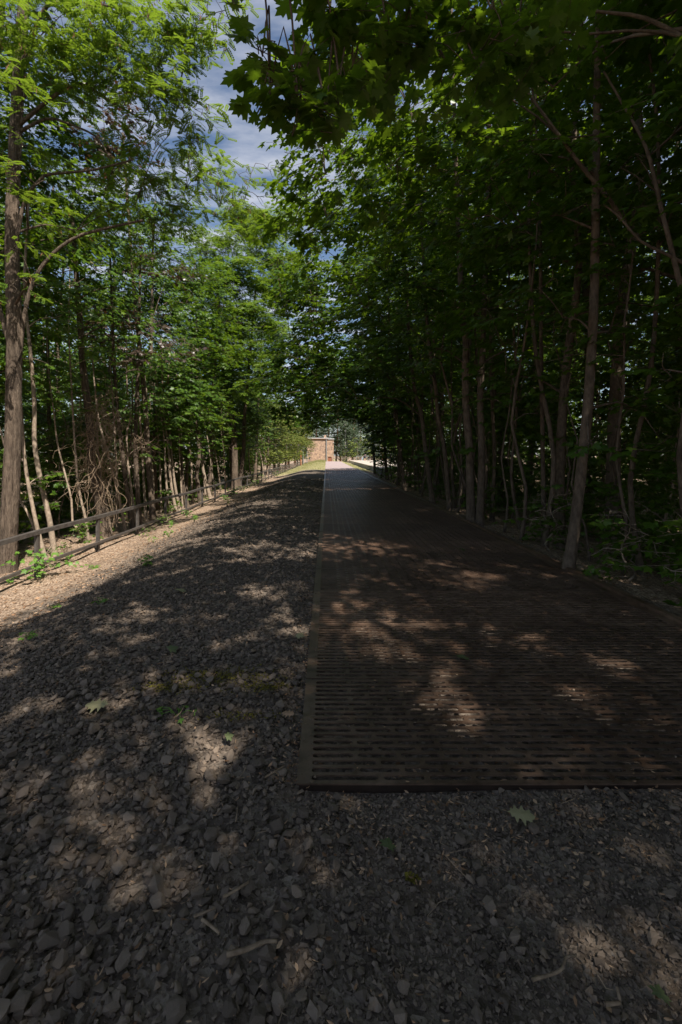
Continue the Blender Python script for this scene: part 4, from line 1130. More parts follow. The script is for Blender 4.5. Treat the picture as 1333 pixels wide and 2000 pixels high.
left_stem([(393, 983), (385, 928), (390, 887), (385, 844), (381, 784), (383, 700), (385, 600)], 18.0, 9, [(390, 640, 18, 1.1), (400, 740, 18, .9), (370, 800, 18, .7), (410, 820, 18, .6), (350, 560, 18, 1.1), (400, 550, 18, 1.1)], 65,
          'wavy trunk with a flaking base behind the fence', bark=M_BARK_L, dens=56)
left_stem([(412, 973), (397, 916), (392, 856), (382, 825), (368, 789), (360, 740)], 18.2, 7, [(410, 780, 18.4, .8), (420, 850, 18.4, .6), (360, 720, 18.4, .7)], 66, 'stem leaning left across the wavy trunk', name='maple_sapling', top=(-0.2, 0, 1.5))
rb = random.Random(91)
BX = [228, 286, 300, 316, 331, 358, 376, 402, 421, 432, 444, 480, 492, 504, 515, 524]
for i, bx in enumerate(BX):
    lean = rb.uniform(8, 30); hgt_ = rb.uniform(0.75, 1.0); D_ = rb.uniform(6.1, 6.9) * FPX / (VX - bx)
    yb = VY + 2.4 * FPX / D_; yt = VY - rb.uniform(2.2, 3.6) * FPX / D_
    pts = [(bx, yb), (bx - lean * 0.25 + rb.uniform(-3, 3), yb + (yt - yb) * 0.3), (bx - lean * 0.6 + rb.uniform(-4, 4), yb + (yt - yb) * 0.62), (bx - lean, yt)]
    left_stem(pts, D_, rb.uniform(3.6, 6.0) * 13 / D_ + 1.2, [(bx - lean, yt - 12, D_, .4)], 800 + i, f'{ORD[i]} bare pale pole stem leaning behind the fence, counted from the near end', name='maple_sapling', top=(-0.1, 0, 0.9), twigs=False)
# far bright locust pair
left_stem([(459, 953), (459, 900), (458, 868), (454, 820), (445, 791), (438, 740), (432, 660), (425, 560)], 24.0, 14,
          [(400, 560, 23, 1.2), (440, 540, 23, 1.3), (480, 530, 23, 1.2), (500, 600, 23, 1.2), (460, 620, 23, 1.3), (420, 640, 23, 1.1), (490, 680, 23, 1.2), (440, 700, 23, 1.1), (510, 720, 23, 1.0), (480, 760, 23, .9), (430, 770, 23, .8), (410, 820, 22, .6), (460, 470, 24, 1.2), (400, 480, 24, 1.2), (440, 820, 22.5, .5), (520, 440, 24, 1.1), (545, 500, 24, 1.1), (530, 560, 24, 1.1), (540, 640, 24, 1.0)], 67,
          'locust with a thick upright trunk and bright feathery crown far down the fence', kind='locust', name='locust_tree', bark=M_BARK_L, dens=30, size=0.34, template=PIN_LO, nleaf=9, twig=0.8, pod_frac=0.5)
left_stem([(467, 942), (476, 880), (478, 808), (483, 762), (490, 680), (500, 560)], 25.0, 9,
          [(520, 560, 25, 1.2), (510, 500, 25, 1.2), (530, 640, 25, 1.1), (530, 720, 25, .9), (500, 440, 26, 1.3), (470, 420, 26, 1.2), (555, 590, 26, 1.1), (550, 680, 26, 1.1), (545, 760, 26, .9), (560, 520, 26, 1.2), (545, 430, 26, 1.2)], 68,
          'slimmer locust stem curving away from the thick one far down the fence', kind='locust', name='locust_tree', bark=M_BARK_L, dens=30, size=0.34, template=PIN_LO, nleaf=9, twig=0.8, pod_frac=0.4)
# copper-leaved maple
left_stem([(300, 1005), (290, 900), (285, 800), (275, 700), (262, 560), (250, 400), (240, 260)], 13.6, 12,
          [(215, 170, 10.4, .6), (240, 240, 10.4, .6), (200, 270, 10.4, .6), (262, 310, 10.4, .6), (225, 340, 10.5, .5), (270, 510, 11.2, .45), (340, 530, 11.2, .5), (240, 615, 11.4, .5), (295, 635, 11.4, .5), (330, 680, 11.4, .45), (380, 685, 11.4, .35), (205, 650, 11.4, .5), (265, 690, 11.4, .45)], 69,
          'copper-leaved maple with dark reddish foliage among the green trees', leafmat=M_COPPER, dens=105, bark=M_BARK_M)

# deeper wood on the left
lp = random.Random(77)
lrows = [('close behind the fence', [(-8.2, 5.0), (-8.6, 11.0), (-7.4, 19.8), (-7.2, 23.5), (-7.6, 29.5), (-7.0, 34.0), (-7.4, 39.0), (-6.9, 44.0)]),
         ('in the second rank behind the fence', [(-11.0, 8.0), (-11.4, 13.0), (-10.6, 17.5), (-11.0, 22.5), (-10.6, 28.0), (-11.0, 34.0), (-10.4, 41.0), (-10.5, 49.0)]),
         ('in the third rank behind the fence', [(-14.5, 11.0), (-15.0, 17.0), (-14.5, 24.0), (-15.0, 31.0), (-14.0, 39.0), (-14.6, 48.0)]),
         ('in the rearmost rank behind the fence', [(-19.5, 15.0), (-20.0, 24.0), (-20.5, 34.0), (-19.0, 46.0), (-27, 22.0), (-27, 32.0), (-28, 45.0), (-13.5, 56.0), (-12.5, 66.0), (-19.0, 60.0), (-14.0, 78.0)])]
for rn, (where, spots) in enumerate(lrows):
    for i, (x, y) in enumerate(spots):
        put(protos, i + rn + 1, (x, y, float(ground_z(x, y)) - 0.08), PI + lp.uniform(-0.9, 0.9), lp.uniform(0.9, 1.15), f'{ORD[i]} leafy maple {where}, counted from the near end', 'tree', 'maples in the wood behind the fence')
for i, (x, y) in enumerate([(-9.4, 9.0), (-9.8, 12.4), (-9.0, 15.2), (-9.4, 18.2), (-8.7, 21.6), (-9.0, 25.4), (-8.6, 31.8), (-8.6, 36.6), (-8.4, 41.8), (-8.4, 47.5), (-10.2, 10.6), (-12.4, 15.4), (-12.0, 20.5), (-11.6, 26.0), (-12.2, 33.0), (-11.8, 42.0), (-17, 13.5), (-17, 21), (-17, 30), (-17, 42), (-24, 22), (-24, 36), (-11.0, 54), (-11.5, 64)]):
    put(shrubs, i + 1, (x, y, float(ground_z(x, y)) - 0.05), lp.uniform(0, 6.28), lp.uniform(0.9, 1.35), f'{ORD[i]} dense leafy shrub behind the fence, listed rank by rank', 'shrub', 'shrubs in the wood behind the fence')
for i, (x, y) in enumerate([(-7.4, 10.2), (-8.0, 13.6), (-7.4, 17.6), (-7.2, 21.6), (-6.6, 28.4), (-6.5, 33.5), (-6.6, 36.4), (-6.3, 41.0), (-6.5, 47.0)]):
    put(sapl, i, (x, y, float(ground_z(x, y)) - 0.05), lp.uniform(0, 6.28), lp.uniform(0.8, 1.3), f'{ORD[i]} thin leafy sapling just behind the fence, counted from the near end', 'sapling', 'saplings behind the fence', (lp.uniform(-0.08, 0.08), lp.uniform(-0.1, 0.12)))

def woodland():
    rng = rg(800)
    quad = (np.array([[0, 0, 0], [0.42, 0.45, -0.06], [0, 1.0, -0.1], [-0.42, 0.45, -0.06]]), np.array([[0, 1, 2, 3]]))
    for lab, boxes in (('dark mass of trees deep in the wood behind the fence', [((-37, -25), (4, 70), 17, 26000), ((-24, -12), (70, 125), 16, 12000)]), ('dark mass of trees deep in the wood right of the walkway', [((33, 41), (-4, 60), 17, 22000), ((14, 30), (46, 60), 15, 12000), ((15.5, 24), (60, 125), 14, 12000)]),
                       ('line of trees closing the view behind the brick building', [((-30, 40), (152, 164), 19, 24000)])):
        lv = Leaves(); mb = MB()
        for (x0, x1), (y0, y1), H, n in boxes:
            k = n // 40
            cx, cy_, cz = rng.uniform(x0, x1, k), rng.uniform(y0, y1, k), H * rng.uniform(0, 1, k) ** 0.9
            c = np.repeat(np.column_stack([cx, cy_, cz]), 40, 0) + rng.normal(0, 1, (k * 40, 3)) * np.array([0.95, 0.95, 0.6])
            c[:, 2] += -0.8
            a = rng.uniform(0, 2 * PI, len(c))
            lv.add(c, np.column_stack([np.cos(a), np.sin(a), rng.uniform(-0.5, 0.1, len(a))]), UP + rng.normal(0, 0.6, (len(c), 3)), rng.uniform(0.3, 0.6, len(c)))
        lv.into(mb, quad, rng)
        tag(mb.build('distant_woodland', M_MAPLE), lab, 'woodland', kind='stuff')


woodland()
# ---- far trees: yellowish locusts by the end of the fence, birches, pines behind the building
farp = proto_maple('locust_tree', 121, 8.5, 2.2, 0.14, 18, (0.6, 0), 0.2, 1.3, 45, 0.22, OVAL, leafmat=M_FARLEAF, bark=M_BARK_L, twigs=False)
for i, (x, y, s) in enumerate([(-6.8, 52, .9), (-6.6, 58, .95), (-6.8, 65, 1.0), (-6.5, 73, 1.0), (-6.7, 82, 1.05), (-5.9, 92, 1.0), (-8.8, 62, 1.2), (-9, 78, 1.25), (-8.6, 95, 1.2), (-5.5, 106, 0.95)]):
    put([farp], 0, (x, y, float(ground_z(x, y)) - 0.1), lp.uniform(-0.8, 0.8), s, f'{ORD[i]} yellowish locust by the sunlit far stretch of the fence, counted from the near end', 'tree', 'yellowish locusts at the far end of the fence')
birch = proto_maple('birch_tree', 131, 11, 2.1, 0.13, 16, (0, 0), 0.22, 1.3, 42, 0.24, OVAL, leafmat=M_PINE, bark=M_BARK_B, twigs=False)
for i, (x, y, s, lab) in enumerate([(4.9, 121, 1.0, 'pale birch trunk just right of the brick building'), (5.6, 124, 1.1, 'birch beside the terrace wall right of the brick building'), (-6.9, 55.5, .6, 'white birch trunk behind the far stretch of the fence'), (-6.6, 61.5, .6, 'second white birch trunk behind the far stretch of the fence'),
                                    (8.6, 118, 1.0, 'grey-green birch behind the handrail'), (12.5, 122, 1.1, 'birch behind the people on the terrace')]):
    put([birch], 0, (x, y, float(ground_z(x, y)) - 0.1), lp.uniform(0, 6.28), s, lab, 'tree', 'birches near the brick building')
pine = proto_maple('pine_tree', 141, 14, 2.9, 0.2, 22, (0, 0), 0.2, 1.5, 40, 0.27, OVAL, leafmat=M_PINE, bark=M_BARK_P, twigs=False)
for i, (x, y, s, lab) in enumerate([(2.7, 128, 1.15, 'red-stemmed pine rising behind the corner of the brick building'), (-3, 132, 1.2, 'pine behind the middle of the brick building'), (-9, 130, 1.2, 'pine behind the corner of the brick building nearest the fence'), (7.5, 134, 1.2, 'pine standing behind the birches right of the building'),
                                    (14, 136, 1.15, 'pine behind the handrail'), (20, 130, 1.1, 'pine at the back of the terrace'), (0.3, 140, 1.3, 'tallest pine far behind the brick building'), (-15, 120, 1.2, 'pine deep in the wood behind the far end of the fence'),
                                    (-6, 146, 1.3, 'pine in the back row behind the fence end'), (4.5, 148, 1.3, 'pine in the back row right of the red-stemmed one'), (11, 150, 1.3, 'pine in the back row behind the handrail'), (18, 146, 1.25, 'pine in the back row behind the terrace people'), (-12, 142, 1.3, 'pine in the back row left of the building'), (25, 142, 1.2, 'pine at the far right of the back row')]):
    put([pine], 0, (x, y, float(ground_z(x, y)) - 0.1), lp.uniform(0, 6.28), s, lab, 'tree', 'pines behind the brick building')
bushp = proto_maple('terrace_bush', 151, 3.4, 1.3, 0.06, 8, (0, 0), 0.2, 0.9, 40, 0.2, OVAL, leafmat=M_FARLEAF, bark=M_BARK_M, twigs=False)
for i, (x, y, s, lab) in enumerate([(7.6, 112, 1.5, 'green bush behind the handrail'), (10.5, 113, 1.7, 'round bush behind the people'), (13.5, 112, 1.7, 'bush at the far side of the terrace'), (4.3, 114, 1.1, 'bush between the building and the birches'), (17, 110, 1.8, 'bush furthest right on the terrace')]):
    put([bushp], 0, (x, y, (PZ if y < 190 and x > PX + .3 else float(ground_z(x, y))) - 0.05), lp.uniform(0, 6.28), s, lab, 'bush', 'bushes round the terrace')

# ----------------------------------------------------------------- vines, tangle
def vines():
    rng = rg(301)
    root = tag(empty('vine_tangle', tuple(W(205, 1050, 12.7))), 'dense tangle of dry brown vines hanging round the forked trunk by the fence', 'vines')
    base = np.array(root.location)
    for k in range(230):
        x0 = rng.normal(195, 20); y0 = rng.uniform(760, 950); D = 12.5 + rng.uniform(-0.3, 0.6)
        p = W(x0, y0, D)
        n = rng.integers(7, 16)
        pts = [p]
        d = np.array([rng.normal(0, 0.25), rng.normal(0, 0.25), -1.0])
        for j in range(n):
            d = nrm(d + rng.normal(0, 0.5 if k % 3 else 0.95, 3) + np.array([0, 0, -0.22]))
            p = p + d * rng.uniform(0.08, 0.20)
            zg = float(ground_z(p[0], p[1]))
            if p[2] < zg: break
            pts.append(p)
        if len(pts) < 3: continue
        mb = MB(); tube(mb, resample(np.array(pts) - base, 0.06), rng.uniform(0.004, 0.009), 0.003, 4, cap=False)
        mb.build('vine_stem', M_VINE, root, smooth=True)
    r2 = tag(empty('twig_ruff', tuple(W(268, 1000, 14.0))), 'ruff of dead twigs hanging from the straight trunk past the vine tangle', 'vines')
    b2 = np.array(r2.location)
    for k in range(40):
        p = W(rng.uniform(258, 280), rng.uniform(845, 880), 13.9 + rng.uniform(-0.2, 0.2))
        d = np.array([rng.normal(0, 0.4), rng.normal(0, 0.3), -0.8]); pts = [p]
        for j in range(5):
            d = nrm(d + rng.normal(0, 0.4, 3)); p = p + d * 0.16; pts.append(p)
        mb = MB(); tube(mb, resample(np.array(pts) - b2, 0.07), 0.008, 0.004, 4, cap=False); mb.build('vine_stem', M_VINE, r2, smooth=True)


vines()
# ----------------------------------------------------------------- gravel stones
def stone_templates(n, npts, seed):
    rng = rg(seed); out = []
    for k in range(n):
        bm = bmesh.new()
        d = nrm(rng.normal(0, 1, (npts, 3)))
        sc = np.array([1.0, rng.uniform(0.65, 0.95), rng.uniform(0.42, 0.75)])
        for p in d * sc * rng.uniform(0.8, 1.12, (npts, 1)): bm.verts.new(tuple(p * 0.5))
        res = bmesh.ops.convex_hull(bm, input=bm.verts)
        bad = [v for v in bm.verts if not v.link_faces]
        bmesh.ops.delete(bm, geom=bad, context='VERTS')
        bmesh.ops.triangulate(bm, faces=bm.faces)
        bm.verts.index_update()
        V = np.array([v.co[:] for v in bm.verts]); F = np.array([[v.index for v in f.verts] for f in bm.faces])
        bm.free(); out.append((V, F))
    return out


ST_BIG = stone_templates(14, 24, 401)
ST_MID = stone_templates(12, 12, 402)
ST_SMALL = stone_templates(10, 7, 403)


def rand_rot(rng, n, tilt=0.4):
    yaw = rng.uniform(0, 2 * PI, n); a = rng.normal(0, tilt, n); b = rng.normal(0, tilt, n)
    cz, sz, cx, sx, cyy, sy = np.cos(yaw), np.sin(yaw), np.cos(a), np.sin(a), np.cos(b), np.sin(b)
    Z = np.zeros((n, 3, 3)); X = np.zeros((n, 3, 3)); Y = np.zeros((n, 3, 3))
    Z[:, 0, 0] = cz; Z[:, 0, 1] = -sz; Z[:, 1, 0] = sz; Z[:, 1, 1] = cz; Z[:, 2, 2] = 1
    X[:, 0, 0] = 1; X[:, 1, 1] = cx; X[:, 1, 2] = -sx; X[:, 2, 1] = sx; X[:, 2, 2] = cx
    Y[:, 1, 1] = 1; Y[:, 0, 0] = cyy; Y[:, 0, 2] = sy; Y[:, 2, 0] = -sy; Y[:, 2, 2] = cyy
    return Z @ X @ Y


def scatter(mb, temps, rng, x, y, size, lift=0.15, tilt=0.4):
    z = ground_z(x, y)
    idx = rng.integers(0, len(temps), len(x))
    for k, (TV, TF) in enumerate(temps):
        m = idx == k
        n = int(m.sum())
        if n == 0: continue
        R = rand_rot(rng, n, tilt)
        V = np.einsum('nij,vj->nvi', R, TV) * size[m][:, None, None]
        V += np.column_stack([x[m], y[m], z[m] + size[m] * lift])[:, None, :]
        mb.add(V.reshape(-1, 3), (np.arange(n)[:, None, None] * len(TV) + TF[None]).reshape(-1, 3))


def gravel():
    rng = rg(410)
    mb = MB()

    def zone(n, x0, x1, y0, y1, s0, s1, temps, lift=0.15, keep=None, tilt=0.4):
        x = rng.uniform(x0, x1, n); y = rng.uniform(y0, y1, n)
        s = s0 + (s1 - s0) * rng.uniform(0, 1, n) ** 2.2
        m = ~((x > GX0 - 0.012) & (x < GX1 + 0.1) & (y > GY0 - 0.012))
        if keep is not None: m &= keep(x, y, rng)
        scatter(mb, temps, rng, x[m], y[m], s[m], lift, tilt)
    # bed of fines everywhere close to the camera
    zone(12000, -2.4, 0.0, 1.0, 3.3, 0.010, 0.026, ST_SMALL, 0.12)
    zone(15000, -0.1, 2.0, 1.1, 2.25, 0.010, 0.032, ST_SMALL, 0.14)
    coarse = lambda x, y, r: r.uniform(0, 1, len(x)) < np.clip(0.95 - 0.75 * (x + 0.75) / 0.9, 0.16, 0.95)
    zone(15500, -2.4, 2.2, 1.0, 3.4, 0.024, 0.058, ST_MID, 0.2, coarse)
    zone(13000, -3.6, -0.14, 3.2, 7.0, 0.020, 0.055, ST_SMALL, 0.15)
    zone(4500, -3.8, -0.14, 3.2, 7.5, 0.035, 0.075, ST_MID, 0.15)
    thin = lambda x, y, r: r.uniform(0, 1, len(x)) < sstep(-4.6, -3.3, x)
    zone(10000, -4.6, -0.14, 7.0, 14.0, 0.03, 0.08, ST_SMALL, 0.14, thin)
    zone(5000, -4.6, -0.14, 14.0, 30.0, 0.04, 0.11, ST_SMALL, 0.12, thin)
    # below the grating: fines glimpsed through the slots
    n = 8000
    x = rng.uniform(GX0 + 0.02, GX1 - 0.02, n); y = GY0 + 0.03 + 5.5 * rng.uniform(0, 1, n) ** 1.4
    scatter(mb, ST_SMALL, rng, x, y, 0.012 + 0.026 * rng.uniform(0, 1, n) ** 2, 0.12)
    n = 150
    x = np.concatenate([rng.uniform(GX0 - 0.02, GX0 + 0.09, n), rng.uniform(GX0, GX1, 160)]); y = np.concatenate([GY0 + 12 * rng.uniform(0, 1, n) ** 1.6, GY0 + 5 * rng.uniform(0, 1, 160) ** 1.5])
    sz = rng.uniform(0.007, 0.02, len(x))
    for kk, (TV, TF) in enumerate(ST_SMALL):
        mm = np.arange(len(x)) % len(ST_SMALL) == kk
        R = rand_rot(rng, int(mm.sum()), 0.3)
        V = np.einsum('nij,vj->nvi', R, TV) * sz[mm][:, None, None] + np.column_stack([x[mm], y[mm], 0.003 + sz[mm] * 0.2])[:, None, :]
        mb.add(V.reshape(-1, 3), (np.arange(int(mm.sum()))[:, None, None] * len(TV) + TF[None]).reshape(-1, 3))
    tag(mb.build('gravel', M_STONE), 'dark angular track ballast covering the bed beside the walkway', 'gravel', kind='stuff')
    # the largest stones close to the camera, one by one
    tm = []
    for V, F in ST_BIG:
        m2 = MB(); m2.add(V, F); tm.append(m2.mesh('stone', M_STONE))
    rr_ = random.Random(5)
    n = 0
    placed = []
    while n < 300:
        if n < 225: x, y = rr_.uniform(-1.75, 0.1), rr_.uniform(1.22, 3.4)
        else: x, y = rr_.uniform(-2.6, 1.9), rr_.uniform(1.25, 4.2)
        if GX0 - 0.06 < x and y > GY0 - 0.06: continue
        s = rr_.uniform(0.046, 0.078) * (1.0 if n < 225 else 0.9)
        if any((x - a) ** 2 + (y - b) ** 2 < (0.36 * (s + c)) ** 2 for a, b, c in placed): continue
        placed.append((x, y, s))
        o = link('stone', tm[n % len(tm)], GROUND, (x, y, float(ground_z(x, y)) + 0.022 + s * 0.10))
        o.rotation_euler = (rr_.gauss(0, 0.3), rr_.gauss(0, 0.3), rr_.uniform(0, 6.28)); o.scale = (s, s, s)
        n += 1


gravel()
# ----------------------------------------------------------------- litter, twigs, fallen leaves
def litter():
    rng = rg(500)
    flake = (np.array([[0, -0.5, 0.03], [0.24, -0.1, -0.03], [0.16, 0.3, 0.02], [0, 0.5, 0.06], [-0.2, 0.22, -0.02], [-0.22, -0.15, 0.03]]), np.array([[0, 1, 2, 3], [0, 3, 4, 5]]))
    lv = Leaves()

    def add(x, y, s, zoff):
        n = len(x)
        z = ground_z(x, y) + zoff
        a = rng.uniform(0, 2 * PI, n)
        h = np.column_stack([np.cos(a), np.sin(a), rng.normal(0, 0.2, n)])
        lv.add(np.column_stack([x, y, z]), h, UP + rng.normal(0, 0.35, (n, 3)), s)
    n = 13000   # slope and strip by the fence
    y = 4.0 + 30 * rng.uniform(0, 1, n) ** 1.8
    x = rng.uniform(-8.5, -3.3, n)
    add(x, y, rng.uniform(0.02, 0.07, n), 0.015)
    n = 4600    # scattered over the gravel
    x = rng.uniform(-3.5, 2.2, n); y = 1.05 + 9 * rng.uniform(0, 1, n) ** 1.6
    m = ~((x > GX0) & (y > GY0))
    add(x[m], y[m], rng.uniform(0.008, 0.032, m.sum()), 0.03)
    n = 700    # drift of debris in front of the grating edge
    x = rng.uniform(0.0, 2.2, n); y = rng.uniform(1.75, 2.2, n)
    add(x, y, rng.uniform(0.008, 0.03, n), 0.02)
    n = 900    # caught along the side of the grating
    x = GX0 - 0.16 * rng.uniform(0, 1, n) ** 2; y = GY0 + 12 * rng.uniform(0, 1, n) ** 1.5
    add(x, y, rng.uniform(0.008, 0.03, n), 0.03)
    n = 5000    # wood floor on the right
    x = rng.uniform(3.6, 10, n); y = rng.uniform(2, 26, n)
    add(x, y, rng.uniform(0.03, 0.09, n), 0.02)
    # on the grating: small crumbs
    n = 1100
    x = rng.uniform(GX0, GX1, n); y = GY0 + 18 * rng.uniform(0, 1, n) ** 1.7
    a = rng.uniform(0, 2 * PI, n)
    lv.add(np.column_stack([x, y, np.full(n, 0.006)]), np.column_stack([np.cos(a), np.sin(a), 0 * a]), UP + rng.normal(0, 0.12, (n, 3)), rng.uniform(0.007, 0.024, n))
    n = 1500   # below the slots
    x = rng.uniform(GX0 + .03, GX1 - .03, n); y = GY0 + 0.03 + 4.0 * rng.uniform(0, 1, n) ** 1.3
    add(x, y, rng.uniform(0.012, 0.035, n), 0.02)
    mb = MB(); lv.into(mb, flake, rng, 0.2, 1.15)
    tag(mb.build('leaf_litter', M_LITTER), 'dry brown leaf litter scattered on gravel, slope and grating', 'leaf litter', kind='stuff')
    tw = MB()
    for k in range(260):
        if k < 110: x, y = rng.uniform(-2.2, 2.0), rng.uniform(1.1, 5.5)
        else: x, y = rng.uniform(-8, -3.4), rng.uniform(5, 20)
        if x > GX0 - 0.1 and y > GY0 - 0.1: continue
        a = rng.uniform(0, 2 * PI); L = rng.uniform(0.04, 0.14) if k < 110 else rng.uniform(0.1, 0.5)
        z = float(ground_z(x, y)) + (0.035 if k < 110 else 0.02)
        p = np.array([x, y, z]); d = np.array([math.cos(a), math.sin(a), rng.normal(0, 0.08)])
        tube(tw, np.array([p, p + d * L * 0.5 + rng.normal(0, 0.008, 3), p + d * L]), rng.uniform(0.0012, 0.0026) if k < 110 else rng.uniform(0.003, 0.009), 0.001, 4)
    tag(tw.build('fallen_twigs', M_TWIG), 'thin dead twigs strewn over gravel and slope', 'twigs', kind='stuff')


litter()


def ground_px(x, y, zoff=0.04):
    """pixel on the ground -> world"""
    D = FPX * EYE / (y - VY)
    for _ in range(12):
        X = (x - VX) * D / FPX
        D = FPX * (EYE - float(ground_z(X, D)) - zoff) / (y - VY)
    X = (x - VX) * D / FPX
    return np.array([X, D, float(ground_z(X, D)) + zoff])


def moss():
    rng = rg(520); lv = Leaves()
    for (cx, cy_, rx, ry, n) in ((430, 1325, 110, 16, 900), (330, 1345, 70, 10, 350), (520, 1345, 60, 10, 300), (470, 1400, 80, 8, 150), (805, 1720, 14, 6, 60)):
        for _ in range(n):
            p = ground_px(cx + rng.normal(0, rx * .5), cy_ + rng.normal(0, ry * .5), 0.012)
            if p[0] > GX0 - 0.02 and p[1] > GY0: continue
            a = rng.uniform(0, 6.28); lv.add(p + np.array([0, 0, rng.uniform(0, .02)]), np.array([math.cos(a), math.sin(a), rng.uniform(0, .6)]), UP + rng.normal(0, .5, 3), rng.uniform(0.006, 0.018))
    mb = MB(); lv.into(mb, (np.array([[-.3, 0, 0], [.3, 0, 0], [.25, .8, .1], [-.25, .8, .1]]), np.array([[0, 1, 2, 3]])))
    tag(mb.build('moss', M_MOSS), 'thin olive moss on the gravel beside the grating', 'moss', kind='stuff')


moss()


def stick(pts, r, label):
    P = np.array([ground_px(x, y, 0.05) for x, y in pts])
    base = P.mean(0)
    mb = MB(); tube(mb, resample(P - base, 0.02), r, r * 0.75, 7, rg(int(P[0, 0] * 1000) % 997 + 3), 0.06)
    return tag(mb.build('stick', M_TWIG, smooth=True, loc=base), label, 'stick', 'fallen sticks on the gravel')


stick([(443, 1865), (480, 1855), (515, 1840), (542, 1838)], 0.008, 'thickest grey stick lying on the dark gravel at the bottom')
stick([(379, 1790), (400, 1782), (421, 1773)], 0.005, 'pale broken stick forming the upper arm of a bent pair')
stick([(395, 1796), (412, 1808), (429, 1823)], 0.006, 'pale broken stick forming the lower arm of a bent pair')
stick([(436, 1752), (462, 1738), (486, 1722)], 0.006, 'dark stick above the bent pair of sticks')
stick([(461, 1606), (465, 1575)], 0.003, 'upright-looking straw-coloured stick in the sunny patch')
stick([(1040, 1914), (1080, 1902), (1098, 1892), (1106, 1870), (1125, 1866)], 0.005, 'crooked dark twig with a hooked end at the bottom right')
stick([(1182, 1962), (1212, 1959)], 0.006, 'short pale stick at the bottom right corner')
stick([(1206, 1930), (1211, 1954)], 0.005, 'short upright-lying stick above the pale one at the bottom right')
stick([(518, 1518), (535, 1508), (556, 1495)], 0.005, 'brown stick close to the corner of the grating')
stick([(340, 1402), (352, 1393), (362, 1376)], 0.004, 'thin dark stick beside the small green seedling')

for (x, y, s, yaw, tmpl, mat, nm, lab, cat, zz) in (
        (1018, 1588, 0.12, 1.75, OAK, M_PALE, 'oak_leaf', 'pale grey-green fallen oak leaf with pointed lobes in front of the grating', 'leaf', 0.055),
        (190, 1374, 0.16, -1.5, OAK, M_PALE, 'oak_leaf', 'pale curled oak leaf on the gravel left of the mossy patch', 'leaf', 0.06),
        (340, 1264, 0.09, 0.8, MAPLE_HI, M_GREENFALL, 'maple_leaf', 'dull green maple leaf lying above the mossy patch', 'leaf', 0.06),
        (759, 1643, 0.06, 0.3, MAPLE_HI, M_GREENFALL, 'maple_leaf', 'torn green leaf on the gravel below the grating edge', 'leaf', 0.05),
        (588, 1240, 0.08, 2.0, MAPLE_HI, M_PALE, 'maple_leaf', 'pale leaf close to the side of the grating', 'leaf', 0.055),
        (450, 1436, 0.05, 1.0, MAPLE_HI, M_GREENFALL, 'maple_leaf', 'small green leaf near the corner of the grating', 'leaf', 0.06),
        (564, 1392, 0.09, -1.2, OAK, M_LITTER, 'dry_leaf', 'orange-brown curled leaf beside the grating', 'leaf', 0.055),
        (1290, 1934, 0.05, 0.5, MAPLE_HI, M_GREENFALL, 'maple_leaf', 'faded green leaf in the bottom right corner', 'leaf', 0.05),
        (355, 1150, 0.12, 0.2, MAPLE_HI, M_PALE, 'maple_leaf', 'pale leaf on the gravel at the edge of the sunny slope', 'leaf', 0.05),
        (905, 1072, 0.12, 0.8, MAPLE_HI, M_GREENFALL, 'maple_leaf', 'green leaf lying on the grating near the right trunks', 'leaf', None),
        (905, 1280, 0.10, 0.2, MAPLE_HI, M_GREENFALL, 'maple_leaf', 'green leaf on the grating in the near dappled light', 'leaf', None)):
    if zz is None:
        D = FPX * (EYE - 0.02) / (y - VY); p = np.array([(x - VX) * D / FPX, D, 0.02])
    else: p = ground_px(x, y, zz)
    lv = Leaves()
    h = np.array([[math.sin(yaw), math.cos(yaw), 0.0]])
    lv.add(-h * s * 0.5, h, np.array([[0.15, -0.3, 1.0]]), np.array([s]))
    mb = MB(); lv.into(mb, tmpl)
    TV, TF = tmpl
    o = tag(empty(nm, p), lab, cat, 'single fallen leaves')
    mb.build('blade', mat, o)
    m2 = MB(); tube(m2, np.array([-h[0] * s * 0.5, -h[0] * s * 0.72 + np.array([0.006, 0, 0.004])]), 0.0015, 0.001, 4); m2.build('stalk', M_TWIG, o)

# ----------------------------------------------------------------- weeds
def weed(x, y, n, size, label, seed, hgt=0.12, tmpl=MAPLE_LO, mat=None, spread=0.10):
    rng = rg(seed)
    p = ground_px(x, y, 0.0)
    o = tag(empty('weed_plant', p), label, 'weed', 'small green weeds on the gravel slope')
    lv = Leaves(); st = MB()
    for k in range(n):
        a = rng.uniform(0, 2 * PI); r = spread * math.sqrt(rng.uniform(0.02, 1)); zz = hgt * rng.uniform(0.35, 1.0)
        e = np.array([r * math.cos(a), r * math.sin(a), zz])
        tube(st, np.array([[0, 0, -0.01], e * 0.55 + np.array([0, 0, 0.02]), e]), 0.003, 0.0015, 4, cap=False)
        lv.add(e, np.array([math.cos(a), math.sin(a), -0.25]), UP + rng.normal(0, 0.25, 3), size * rng.uniform(0.7, 1.2))
    st.build('stem', M_WEED, o)
    mb = MB(); lv.into(mb, tmpl); f = mb.build('foliage', mat or M_WEED, o); f['kind'] = 'stuff'


